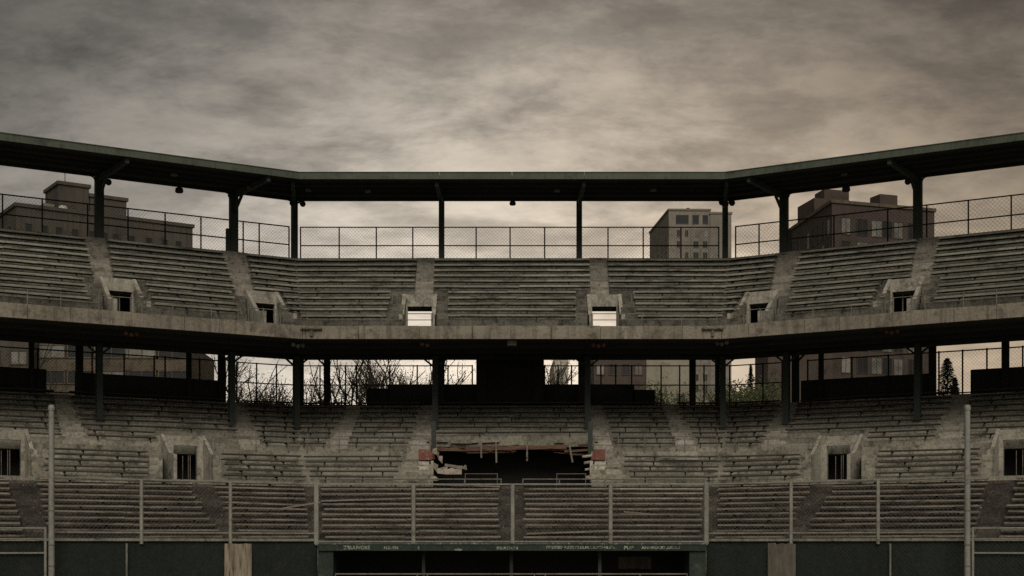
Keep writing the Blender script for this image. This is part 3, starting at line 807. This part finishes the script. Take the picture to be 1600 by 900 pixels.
# ------------------------------------------------------------------ dugout
DG = empty('dugout', 'long dark green sunken dugout with flaking white lettering along its roof edge', 'dugout', loc=(0,51,0))
x0, x1 = P(497,50.6).x, P(1103,50.6).x
m = MB(); m.abox(x0, x1, 50.45, 52.0, 1.37, 1.585); rfd = m.build('roof', M['dug_green'], DG)
m = MB()
q = x0
while q < x1-.05:
    L = min(R.uniform(.5,1.6), x1-q); m.abox(q, q+L-.004, 50.42+R.uniform(-.01,.01), 51.3, 1.588, 1.635+R.uniform(-.012,.012)); q += L
m.build('roof_cap', M['dug_cap'], rfd)
m = MB(); m.abox(x0, x1, 53.4, 53.5, -.6, 1.40); m.build('back_wall', M['dark'], DG)
m = MB(); m.abox(x0, x1, 50.6, 53.4, -.7, -.6); m.build('floor', M['dark'], DG)
m = MB(); m.abox(x0, x1, 52.003, 53.5, 1.38, 1.44); m.build('ceiling', M['dark'], DG)
for a, b, l in ((497.6,521,0),(1077,1102.4,1)):
    A, B = P(a,50.62).x, P(b,50.62).x
    m = MB(); m.abox(A, B, 50.55, 50.75, -.4, 1.367); m.build('end_wall', M['dug_green'], DG)
    m = MB(); xx = A+.01 if l else B-.13
    m.abox(xx, xx+.12, 50.753, 53.4, -.4, 1.367); m.build('end_wall', M['dug_green'], DG)
for px in (662, 799, 937):
    q = P(px, 51.2); m = MB(); m.abox(q.x-.055, q.x+.055, 51.14, 51.26, -.6, 1.368); m.build('post', M['iron'] if px != 937 else M['green_steel'], DG)
m = MB(); A, B = P(524,50.8).x, P(1074,50.8).x; zr = Z(897, 50.8); m.tube((A,50.8,zr),(B,50.8,zr),.028,8); m.build('rail', M['galv_old'], DG)
for px in (524,652,668,835,852,1000,1074):
    m = MB(); q = P(px,50.8); m.tube((q.x,50.8,-.4),(q.x,50.8,zr-.002),.022,6); m.build('rail_post', M['galv_old'], DG)
m = MB(); m.abox(P(966,53.3).x, P(1018,53.3).x, 53.34, 53.395, .7, 1.15); m.build('notice_board', M['ply_b'], DG)
m = MB(); m.abox(x0+.8, x1-.8, 52.7, 53.1, -.15, -.09); m.build('bench_seat', M['plank_low'], DG)
# flaking letters on the roof edge
def lettering(txt, px, py, px1, h):
    cu = bpy.data.curves.new('t', 'FONT'); cu.body = txt; cu.size = 1; cu.extrude = .01; cu.resolution_u = 3; cu.offset = .035
    o = bpy.data.objects.new('t', cu); COL.objects.link(o)
    bpy.context.view_layer.update()
    me = bpy.data.meshes.new_from_object(o.evaluated_get(bpy.context.evaluated_depsgraph_get()))
    COL.objects.unlink(o); bpy.data.objects.remove(o); 
    xs = [v.co.x for v in me.vertices]; ys = [v.co.y for v in me.vertices]
    wx = max(xs)-min(xs); wy = max(ys)-min(ys); x_0 = min(xs); y_0 = min(ys)
    tx0, tx1 = P(px,50.44).x, P(px1,50.44).x; zb = Z(py, 50.44)
    for v in me.vertices:
        c = v.co.copy(); v.co = (tx0+(c.x-x_0)/wx*(tx1-tx0), 50.438-(.006 if c.z > 0 else 0), zb+(c.y-y_0)/wy*h-66*0)
    me.materials.append(M['letter'])
    q = bpy.data.objects.new('lettering', me); COL.objects.link(q); q.parent = rfd
    q.location = (0,0,0)
    q.matrix_parent_inverse = Matrix.Identity(4)
    return q
for t, a, b, h in (('Z/EUUVORS',536,578,.13),('N.IUEN',600,622,.11),('K',653,656,.11),('RS.KDEN',776,809,.10),
                   ('(BI)ZIEMUZ(Y)ZUILLS,/CHILDL.',853,964,.12),('PUP',975,990,.12),('ANNRUCES.,USTL.I',1002,1062,.11)):
    lettering(t, a, 858.6, b, h)
m = MB(); c = P(716,50.44); pr = [(math.cos(i/16*2*math.pi)*.14, math.sin(i/16*2*math.pi)*.035) for i in range(16)]
k = len(m.v)
m.v += [(c.x+a_, 50.44, 1.405+b2) for a_, b2 in pr]+[(c.x+a_, 50.43, 1.405+b2) for a_, b2 in pr]
m.f += [tuple(range(16, 32))]+[(i, (i+1) % 16, 16+(i+1) % 16, 16+i) for i in range(16)]
m.build('oval_mark', M['letter'], rfd)

# ------------------------------------------------------------------ lamps and fittings
def hang_lamp(px, D, py, lab, s=1.):
    c = P(px, D); z = Z(py, c.y); top = rz(D)
    root = empty('hanging_lamp', lab, 'lamp', 'lamps hanging under the roof', loc=tuple(c+up(z)))
    m = MB(); m.tube(c+up(z+.2*s), c+up(top), .016, 5); m.build('cable', M['iron'], root)
    m = MB(); m.lathe(c+up(z), [(.0,.30*s),(.07*s,.30*s),(.08*s,.18*s),(.17*s,.13*s),(.19*s,0),(.16*s,-.06*s),(0,-.06*s)], 12); m.build('housing', M['iron'], root)
hang_lamp(280, 69.0, 299, 'black lamp hanging below the roof of the left wing')
hang_lamp(801, 69.0, 319, 'black lamp hanging below the middle of the roof', .8)
hang_lamp(1322, 69.0, 297, 'black lamp hanging below the roof of the right wing')
def eave_light(px, py, lab):
    c = P(px, 67.4); z = Z(py, c.y); a = along(px, 67.4); f = fwd(px, 67.4)
    root = empty('roof_light', lab, 'light fitting', 'unlit fittings on the roof underside', loc=tuple(c+up(z)))
    m = MB(); m.tube(c+up(z+.03), c+up(rz(67.4)-.1), .02, 6); m.build('stem', M['greylamp'], root)
    m = MB(); m.box(c+up(z-.05), a, f, .26, .2, .09); m.build('housing', M['greylamp'], root)
for px, py, t in ((272,273,'unlit fitting under the roof of the left wing'),(392,294,'unlit fitting under the roof just left of the left bend'),(482,297,'small unlit fitting under the roof right beside the left corner post'),(575,299,'unlit fitting under the roof left of centre'),(870,298,'small unlit fitting under the roof near the centre right post'),(1021,297,'unlit fitting under the roof right of centre'),(1195,294,'unlit fitting under the roof at the right bend'),(1320,273,'unlit fitting under the roof of the right wing')):
    eave_light(px, py, t)
def horn(px, dx, py, lab):
    c = P(px, 69.9); a = along(px, 69.9); f = fwd(px, 69.9); z = Z(py, c.y); q = c+a*(dx*c.y/F)+f*.1
    root = empty('horn_speaker', lab, 'loudspeaker', 'horn loudspeakers on the roof posts', loc=tuple(q+up(z)))
    m = MB(); m.tube(q+up(z), q+f*.28+up(z-.06), .05, 10, .15); m.build('horn', M['iron'], root)
    m = MB(); m.tube(c+up(z+.05), q+up(z+.03), .025, 6); m.build('arm', M['iron'], root)
for px, dx, py, t in ((155,11,284,'black horn speaker on the outermost left roof post'),(365,-9,307,'small black horn speaker on the inner left wing post'),(460,-8,319,'black horn speaker left of the left corner post'),(460,9,318,'black horn speaker right of the left corner post'),
                  (1133,-7,317,'small black horn speaker left of the right corner post'),(1133,9,318,'black horn speaker right of the right corner post'),(1225,9,307,'small black horn speaker on the inner right wing post'),(1434,-12,283,'black horn speaker on the outermost right roof post')):
    horn(px, dx, py, t)
def flood(px, py, lab, m1, n=3):
    c = P(px, 62.9); a = along(px, 62.9); f = fwd(px, 62.9); z = Z(py, c.y)
    root = empty('floodlight_cluster', lab, 'floodlight', 'small floodlights under the deck edge', loc=tuple(c+up(z)))
    m = MB(); m.tube(c+up(z), c+up(10.199), .025, 6); m.build('stem', M['iron'], root)
    for i in range(n):
        t = (i-(n-1)/2)
        m = MB(); q = c+a*(t*.17)+up(z-.04*(i % 2))
        m.tube(q-f*.05, q+f*.14+a*(t*.05)+up(-.05), .045, 9, .085); m.build('lamp_head', m1, root)
for px, py, m1, n, t in ((204,520,'bronze',3,'rusty red floodlight cluster under the left wing of the deck'),(464,538,'greylamp',3,'grey floodlight cluster at the left bend of the deck'),(664,537,'bronze',2,'pair of rusty floodlights left of centre under the deck'),
                   (935,538,'bronze',3,'rusty red floodlight cluster right of centre under the deck'),(1130,535,'greylamp',3,'grey floodlight cluster at the right bend of the deck'),(1395,517,'bronze',3,'dull red floodlight cluster under the right wing of the deck')):
    flood(px, py, t, M[m1], n)
c = P(800, 62.6); m = MB(); z = Z(540, 62.6)
m.abox(c.x-.2, c.x+.2, 62.45, 62.75, z, 10.195)
tag(m.build('junction_box', M['greylamp'], None, c+up(z)), 'pale grey box hung under the middle of the deck edge', 'box')

# ------------------------------------------------------------------ debris in the collapse
def sheet(name, pts, m_, lab, cat, th=.03, n=3):
    m = MB(); 
    for q0, q1 in zip(pts[:-1], pts[1:]):
        A, B = Vector(q0[:3]), Vector(q1[:3]); w0, w1 = q0[3], q1[3]; nn = Vector((0,1,0))
        m.hexa([A-nn*w0, B-nn*w1, B+nn*w1, A+nn*w0, A-nn*w0+up(th), B-nn*w1+up(th*R.uniform(.6,1.6)), B+nn*w1+up(th*2), A+nn*w0+up(th)])
    o = m.build(name, m_, None, Vector(pts[0][:3])); tag(o, lab, cat); return o
X = lambda px, Y=61.6: (px-800)/F*Y
zz0 = lambda py, Y=61.6: Z(py, Y)
sheet('torn_sheeting', [(X(676),61.6,zz0(708),.1),(X(683),61.5,zz0(711),.16),(X(686),61.4,zz0(719),.2),(X(692),61.3,zz0(725),.12)], M['insul'], 'torn flap of sheeting curling off the red left pier', 'sheeting', .16)
sheet('fallen_sheeting', [(X(678),61.2,zz0(731),.08),(X(685),61.2,zz0(741),.3),(X(700),61.3,zz0(742.5),.4),(X(712),61.3,zz0(742.5),.4),(X(722),61.3,zz0(742),.3)], M['insul'], 'pale crumpled sheeting lying at the left of the hole', 'sheeting', .2)
m = MB(); m.beam((X(696),61.4,zz0(727)),(X(728),61.2,zz0(732)),.14,.11); m.tube((X(727),61.2,zz0(727.5)),(X(728.5),61.2,zz0(735)),.05)
tag(m.build('fallen_beam', M['timber_grey'], None, (X(696),61.4,zz0(727))), 'short broken beam lying above the pale sheeting', 'beam')
for px, py, L, lab in ((678,747,.2,'small pale rubble lump at the foot of the left pier'),(921,746,.18,'first rubble lump right of the hole, darkish and round'),(930,747,.24,'larger rubble lump under the white blocks of the right pier')):
    m = MB(); c = Vector((X(px,60.2),60.2,Z(py+4,60.2)))
    m.lathe(c, [(0,L*1.0),(L*.6,L*.85),(L*.9,L*.4),(L*.8,0),(0,0)], 7)
    for i, v in enumerate(m.v): m.v[i] = (v[0]+R.uniform(-.04,.04), v[1]+R.uniform(-.04,.04), v[2]+R.uniform(-.03,.03))
    tag(m.build('rubble', M['insul'], None, c), lab, 'rubble', kind='thing')
for px, D, z, L, ang, lab in ((470,55.6,3.05,1.5,.35,'pale loose plank lying askew in the left bend of the front seats'),(1150,57.6,3.75,1.3,.06,'short pale plank fragment on the top front row right of the right bend'),
                    (1010,55.0,2.72,1.7,-.2,'slanting loose plank in the front seats right of the middle'),
                    (1060,62.2,5.24,1.6,.03,'long pale plank left on the middle tier right of the hole')):
    q = P(px, D)+up(z); a = along(px, D); d = (a*math.cos(ang)+up(math.sin(ang)*.45)).normalized()
    m = MB(); m.beam(q-d*L*.5, q+d*L*.5, .2, .05); tag(m.build('loose_plank', M['plank_box'], None, q), lab, 'plank')
# leaf litter and splinters over the lower rows
lit = MB()
for i in range(2600):
    tr = R.random(); px = R.uniform(-40,1640)
    rows, pit = (BX, .68) if tr < .6 else ((GR, .65) if tr < .8 else (MI, .65))
    r = R.randrange(len(rows)); D, z = rows[r]
    if HOLE[0]-8 < px < HOLE[1]+8 and rows is not BX: continue
    if rows is not BX and any(abs(px-v) < 50 for v in LV+LV2): continue
    q = P(px, D+R.uniform(.01,.12))+up(z+.01); s = R.uniform(.02,.055)
    t = R.uniform(0,6.3); d = Vector((math.cos(t), math.sin(t), R.uniform(0,.9)))*s; e = Vector((-math.sin(t), math.cos(t), R.uniform(0,.6)))*s
    k = len(lit.v); lit.v += [tuple(q), tuple(q+d), tuple(q+d+e), tuple(q+e)]; lit.f.append((k,k+1,k+2,k+3))
tag(lit.build('leaf_litter', M['litter']), 'dead leaves and splinters scattered over the lower rows', 'litter', kind='stuff')

# ------------------------------------------------------------------ buildings behind
class Bld:
    """block from a corner point, with two visible faces"""
    def __init__(s, name, lab, loc): s.root = empty(name, lab, 'building', loc=loc)
def block(root, name, C0, dirR, LR, LL, z0, z1, m_, coping=None, side=None):
    dR = Vector((*dirR,0)).normalized(); dL = Vector((-dR.y, dR.x, 0)) if side is None else Vector((*side,0)).normalized()
    A = Vector((*C0,0)); m = MB()
    m.quad4(A, A+dR*LR, A+dR*LR+dL*LL, A+dL*LL, z0, z1)
    o = m.build(name, m_, root)
    if coping:
        m = MB(); e = .25
        m.quad4(A-dR*e-dL*e, A+dR*(LR+e)-dL*e, A+dR*(LR+e)+dL*(LL+e), A-dR*e+dL*(LL+e), z1+.003, z1+.5); m.build('coping', coping, o)
    return o, A, dR, dL
def win(root, A, d, nrm, u, z, w_, h, gm, fm, lab=None, bars=1):
    m = MB(); c = A+d*u+nrm*.03
    for (du, dz, ww, hh) in ((0,0,w_+.2,.1),(0,h+.1,w_+.2,.1),(-w_/2-.05,.1,.1,h),(w_/2+.05,.1,.1,h)):
        m.box(c+d*du+up(z+dz-.1), d, nrm, ww, .12, hh)
    if bars: m.box(c+up(z), d, nrm, .07, .1, h)
    fr = m.build('window', fm, root)
    m = MB(); m.box(A+d*u+nrm*.012+up(z), d, nrm, w_-.002, .03, h-.002); m.build('pane', gm, fr)
    return fr
def depth(px, Y): return ((px-800)/F*Y, Y)

# left: brown clad block with penthouses
Yc = 215; C0 = depth(25, Yc); Zl = Z(322, Yc)
e = depth(301, Yc*528/494)
bl = empty('office_block', 'flat roofed brown office block with roof penthouses beyond the left wing', 'building', loc=(C0[0],C0[1],0))
dr = (e[0]-C0[0], e[1]-C0[1]); LR = math.hypot(*dr)
wall, A, dR, dL = block(bl, 'wall', C0, dr, LR, 16, 0, Zl, M['brown'], M['brown'])
nR = Vector((dR.y,-dR.x,0)); nL = Vector((dR.x*-1, -dR.y, 0))
for fl in range(9):
    zf = Zl-5.6-fl*4.0
    for u in ([1.8,4.1,6.2,8.6,11.2,13.0,14.8,17.2,19.9,22.4,24.6] if fl == 0 else [2.5,6.3,10.1,13.9,17.7,21.5]):
        if u < LR-1.2: win(bl, A, dR, nR, u, zf, (.9 if fl == 0 else 2.5), (3.2 if fl == 0 else 2.0), M['glass'], M['brown'], bars=0 if fl == 0 else 1)
for k in range(3): win(bl, A+dL*0, dL, nL, 3+4*k, Zl-5.5, 1.5, 3, M['glass'], M['brown'])
p0 = A+dR*7.2+dL*3.5
block(bl, 'penthouse', (p0.x,p0.y), dr, 4.6, 7, Zl+.52, Z(283,Yc+5)+.0, M['brown'], M['brown'])
p0 = A+dR*11.9+dL*3.2
block(bl, 'penthouse', (p0.x,p0.y), dr, 5.6, 6, Zl+.52, Z(307,Yc+9), M['brown'], M['brown'])
p0 = A+dR*5.4+dL*5.0
block(bl, 'penthouse', (p0.x,p0.y), dr, 1.6, 4, Zl+.52, Z(312,Yc+5), M['tower'])
m = MB(); q = A+dR*8.6+dL*5; m.tube(q+up(Zl+4), q+up(Zl+7.3), .06, 5); m.build('aerial', M['iron'], bl)
m = MB(); q = A+dR*7.4+dL*2.0; m.lathe(q+up(Zl+.52), [(.0,.9),(.5,.8),(.8,.3),(.8,0)], 10); m.build('roof_vent', M['white'], bl)

# right of centre: tan tower with one sloping corner
Yc = 400; C0 = depth(1045, Yc); Zt = Z(329, Yc)
bt = empty('tower_block', 'tall tan tower block with a large glazed top floor right of centre', 'building', loc=(C0[0],C0[1],0))
dr = (1, .03); LR = (1143-1045)/F*Yc
wall, A, dR, dL = block(bt, 'wall', C0, dr, LR*.66, 30, 0, Zt, M['tower'], M['coping'], (-.08,1))
wall2, A2, _, _ = block(bt, 'wall', (C0[0]+LR*.66+.003, C0[1]+.02), dr, LR*.34, 30, 0, Zt-.9, M['tower'], M['coping'])
nR = Vector((dR.y,-dR.x,0)); nL = Vector((-dR.x,-dR.y,0))
for (a, b) in ((1056,1076),(1082,1092),(1098,1106.5),(1110.5,1126)):
    win(bt, A, dR, nR, ((a+b)/2-1045)/F*Yc, Z(350,Yc), (b-a)/F*Yc, 14/F*Yc, M['glass'], M['tower'], bars=0)
for fl in range(15):
    zf = Z(350,Yc)-3.4-fl*3.0
    for (a, b) in ((1057,1064),(1070,1076),(1083,1092),(1098,1106),(1112,1119),(1126,1134)):
        win(bt, A, dR, nR, ((a+b)/2-1045)/F*Yc, zf, (b-a)/F*Yc-.2, 1.75, M['glass' if (fl+a) % 3 else 'glass_pale'], M['tower'])
m = MB()
for u in (3.2, 6.1, 8.7, 10.9, 13.4): m.box(A+dR*u+nR*.12+up(8), dR, nR, .35, .22, Z(352,Yc)-9)
m.build('pilaster', M['coping'], bt)
for fl in range(14):
    for k in range(4): win(bt, A+dL*0, dL, nL, 3.5+6.5*k, Zt-9-fl*3.2, 2.4, 1.9, M['glass'], M['tower'])
m = MB(); q = A+dR*6+dL*4; m.box(q+up(Zt+.5), dR, dL, .8, .8, 1.1); m.build('roof_box', M['brown'], bt)

# right: red brown brick building with a stepped roof
Yc = 230; C0 = depth(1300, Yc); Zb = Z(317, Yc)
e = depth(1460, Yc*1.027); dr = (e[0]-C0[0], e[1]-C0[1]); LR = math.hypot(*dr)
bb = empty('brick_building', 'dark red brick building with pale coping and stepped roof beyond the right wing', 'building', loc=(C0[0],C0[1],0))
wall, A, dR, dL = block(bb, 'wall', C0, dr, LR, 21, 0, Zb, M['brick'], M['umber'], (-.12,1))
nR = Vector((dR.y,-dR.x,0)); nL = Vector((-dR.x,-dR.y,0))
for fl in range(8):
    zf = Zb-4.7-fl*3.6
    for j, (a, b) in enumerate(((1317,1332),(1345,1363),(1371,1389),(1391,1407),(1412,1427),(1438,1452))):
        win(bb, A, dR, nR, ((a+b)/2-1300)/F*Yc*1.01, zf, (b-a)/F*Yc+.05, 2.5, M['glass_pale' if (j+fl) % 2 == 0 else 'glass'], M['brick'])
    for k in range(8): win(bb, A, dL, nL, 1.6+2.5*k, zf-.2, 1.1, 2.7, M['glass' if (k*3+fl) % 4 else 'glass_pale'], M['brick'], bars=0)
p0 = Vector((*depth(1272, 242),0))
block(bb, 'roof_storey', (p0.x,p0.y), dr, LR+1.2, 7, Zb-1, Z(309,242), M['brick'], None, (-.2,1))
p0 = Vector((*depth(1288, 244.5),0))
block(bb, 'roof_storey', (p0.x,p0.y), dr, 4.7, 4, Z(309,242)+.01, Z(295,244.5), M['brick'], None, (-.2,1))
p0 = Vector((*depth(1375, 247),0))
block(bb, 'roof_storey', (p0.x,p0.y), dr, 3.4, 3, Z(309,242)+.01, Z(303,247), M['brick'])
for u, h in ((1.4,1.2),(4.6,1.6),(5.2,1.3)):
    m = MB(); q = Vector((*depth(1288, 246),0))+dR*(u-.9); zb = Z(295,244.5); m.tube(q+up(zb-.1), q+up(zb+h), .07, 5); m.build('aerial', M['iron'], bb)
p0 = Vector((*depth(1200, Yc-6),0))
block(bb, 'annex', (p0.x,p0.y), (1,.0), 9.8, 12, 0, Z(525,Yc-6), M['brick'], M['coping'])

# lower buildings glimpsed between the decks
def small_block(name, lab, pa, pb, Y, ztop, m_, cols, rows_, w_, h, gm, fm, z_first, dz, cop=None):
    C0 = depth(pa, Y); LRx = (pb-pa)/F*Y
    root = empty(name, lab, 'building', loc=(C0[0],C0[1],0))
    wl, A, dR, dL = block(root, 'wall', C0, (1,0.02), LRx, 12, 0, ztop, m_, cop)
    nR = Vector((dR.y,-dR.x,0))
    for i in range(cols):
        for j in range(rows_): win(root, A, dR, nR, (i+.5)*LRx/cols, z_first-j*dz, w_, h, gm if (i+j) % 3 else M['glass_pale'], fm)
    return root
small_block('brick_house', 'dark brick house with small pale windows right of the press room', 928, 1008, 150, Z(545,150), M['brick'], 4, 3, .7, 1.0, M['glass'], M['brick'], Z(585,150), 2.7)
small_block('pale_house', 'pale rendered house between the brick house and the tower', 1010, 1082, 170, Z(520,170), M['stucco'], 2, 2, .9, 1.2, M['glass'], M['stucco'], Z(632,170), 3.4)
small_block('white_house', 'white house glimpsed through the opening right of the press room', 866, 888, 180, Z(559,180), M['white'], 1, 2, .7, 1.0, M['glass'], M['white'], Z(590,180), 3.0)
small_block('brown_house', 'brown house with wide windows behind the left back panels', 56, 292, 120, Z(528,118), M['umber'], 5, 2, 2.6, .95, M['glass'], M['umber'], Z(558,120), 2.1)
small_block('grey_house', 'dark grey house at the left end behind the lower stand', -120, 50, 118, Z(515,118), M['brown'], 4, 2, 1.2, 1.0, M['glass'], M['brown'], Z(568,118), 2.4)

# ------------------------------------------------------------------ trees
def tree(px, Y, ztop, lab, seed, spread=1., leaves=900, m_leaf='leaf_dry', leaf=.10, levels=5, name='bare_tree', full=False):
    r = random.Random(seed); base = Vector((*depth(px, Y), 0))
    root = empty(name, lab, 'tree', 'trees behind the lower stand', loc=tuple(base))
    tk = MB(); tips = []
    def grow(p, d, L, rd, lv):
        n = 3
        for i in range(n):
            d = (d+Vector((r.uniform(-1,1), r.uniform(-1,1), r.uniform(-.2,.5)))*.14).normalized()
            q = p+d*(L/n); tk.tube(p, q, rd*(1-i*.12), 5 if lv < 2 else 3, rd*(1-(i+1)*.12))
            if lv >= 2: tips.append((q, lv))
            if lv >= 1 and i > 0 and lv < levels and r.random() < .75:
                s = (d+Vector((r.uniform(-1,1), r.uniform(-1,1), r.uniform(-.1,.6)))*.8*spread).normalized()
                grow(q, s, L*r.uniform(.45,.7), rd*.5, lv+1)
            p = q
        if lv < levels:
            for k in range(2 if lv else 4):
                s = (d+Vector((r.uniform(-1,1), r.uniform(-1,1), r.uniform(.0,.5)))*(.75 if lv else .6)*spread).normalized()
                grow(p, s, L*r.uniform(.6,.8), rd*.62, lv+1)
    H = ztop; grow(base, Vector((0,0,1)), H*.34, H*.016, 0)
    mz = max(v[2] for v in tk.v); k = ztop/mz
    tk.v = [(base.x+(v[0]-base.x)*k, base.y+(v[1]-base.y)*k, v[2]*k) for v in tk.v]
    tk.build('trunk', M['bark'], root)
    cr = MB()
    for i in range(leaves):
        q, lv = r.choice(tips); q = Vector((base.x+(q.x-base.x)*k, base.y+(q.y-base.y)*k, q.z*k))
        q += Vector((r.gauss(0,1), r.gauss(0,1), r.gauss(0,1)))*(.35 if full else .24)
        s = leaf*r.uniform(.6,1.4)
        a = Vector((r.uniform(-1,1), r.uniform(-1,1), r.uniform(-1,1))).normalized(); b = a.orthogonal().normalized()
        kk = len(cr.v); cr.v += [tuple(q), tuple(q+a*s+b*s*.4), tuple(q+a*s*2), tuple(q+a*s-b*s*.4)]; cr.f.append((kk,kk+1,kk+2,kk+3))
    cr.build('crown', M[m_leaf], root)
tl = [(318,84,Z(548,84),'bare twiggy tree seen left of the inner left column',1),(388,88,Z(585,88),'low twiggy tree just right of the double left columns',2),
      (436,92,Z(584,92),'low bushy bare tree behind the mesh fence left of the bend column',3),(486,86,Z(590,86),'small bare tree between the bend column and the next dark column',4),
      (552,84,Z(546,84),'spreading bare tree with forked limbs right of the dark column',5),(612,90,Z(554,90),'bare tree left of the rear black panel',6),
      (650,86,Z(545,86),'dense twiggy tree just above the left black panel',7),(718,96,Z(590,96),'faint bare tree in the small opening left of the press room',8),(876,88,Z(558,88),'bare tree in the opening right of the press room',9),
      (40,90,Z(530,90),'bare tree at the far left behind the lower stand',10)]
for px, Y, zt, lab, sd in tl: tree(px, Y, zt, lab, sd+40, leaves=4200, levels=4, leaf=.05)
tree(1060, 100, Z(605,100), 'green leafy bush tree before the pale house', 71, 1.2, 5000, 'leaf', .12, 4, 'leafy_tree', True)
tree(1160, 104, Z(598,104), 'olive leafy tree beneath the pointed conifer', 72, 1.3, 7000, 'leaf', .12, 4, 'leafy_tree', True)
tree(1200, 100, Z(588,100), 'rounded olive leafy tree right of the pointed conifer', 73, 1.3, 7000, 'leaf', .12, 4, 'leafy_tree', True)
tree(415, 96, Z(612,96), 'low leafy shrub tree among the bare trees', 74, 1.4, 3500, 'leaf_dry', .11, 4, 'leafy_tree', True)
def conifer(px, Y, ztop, wid, lab, seed, round_=False):
    r = random.Random(seed); b = Vector((*depth(px,Y),0)); root = empty('conifer', lab, 'tree', 'trees behind the lower stand', loc=tuple(b))
    m = MB(); m.tube(b, b+up(ztop), .16, 6, .02); m.build('trunk', M['bark'], root)
    m = MB(); H = ztop
    for i in range(5200):
        t = r.random()**.7; z = H*(.25+.75*t)
        rr = wid*((1-t)**.75 if not round_ else math.sqrt(max(0,1-((t-.35)/.65)**2)) if t > .35 else 1)*((.78+.22*math.sin(z*5.5+r.random())) if not round_ else .85+.15*r.random())
        q = r.uniform(0,6.283); d = math.sqrt(r.random())*rr
        p = b+Vector((math.cos(q)*d, math.sin(q)*d, z-.25*d)); s = r.uniform(.06,.16)
        a = Vector((math.cos(q), math.sin(q), r.uniform(-.6,.3)))*s; e = Vector((-math.sin(q), math.cos(q), r.uniform(-.4,.4)))*s*.45
        k = len(m.v); m.v += [tuple(p-a), tuple(p+e), tuple(p+a), tuple(p-e)]; m.f.append((k,k+1,k+2,k+3))
    m.build('crown', M['needle'], root)
conifer(1173, 130, Z(569,130), 1.9, 'pointed dark conifer in the bright gap between tower and brick building', 3)
conifer(1480, 92, Z(560,92), 1.0, 'rounded dark evergreen in the bright gap beside the right columns', 4, True)
conifer(1492, 92, Z(590,92), .5, 'smaller dark evergreen just right of the rounded evergreen', 5, True)
print('BENCHES', NB)
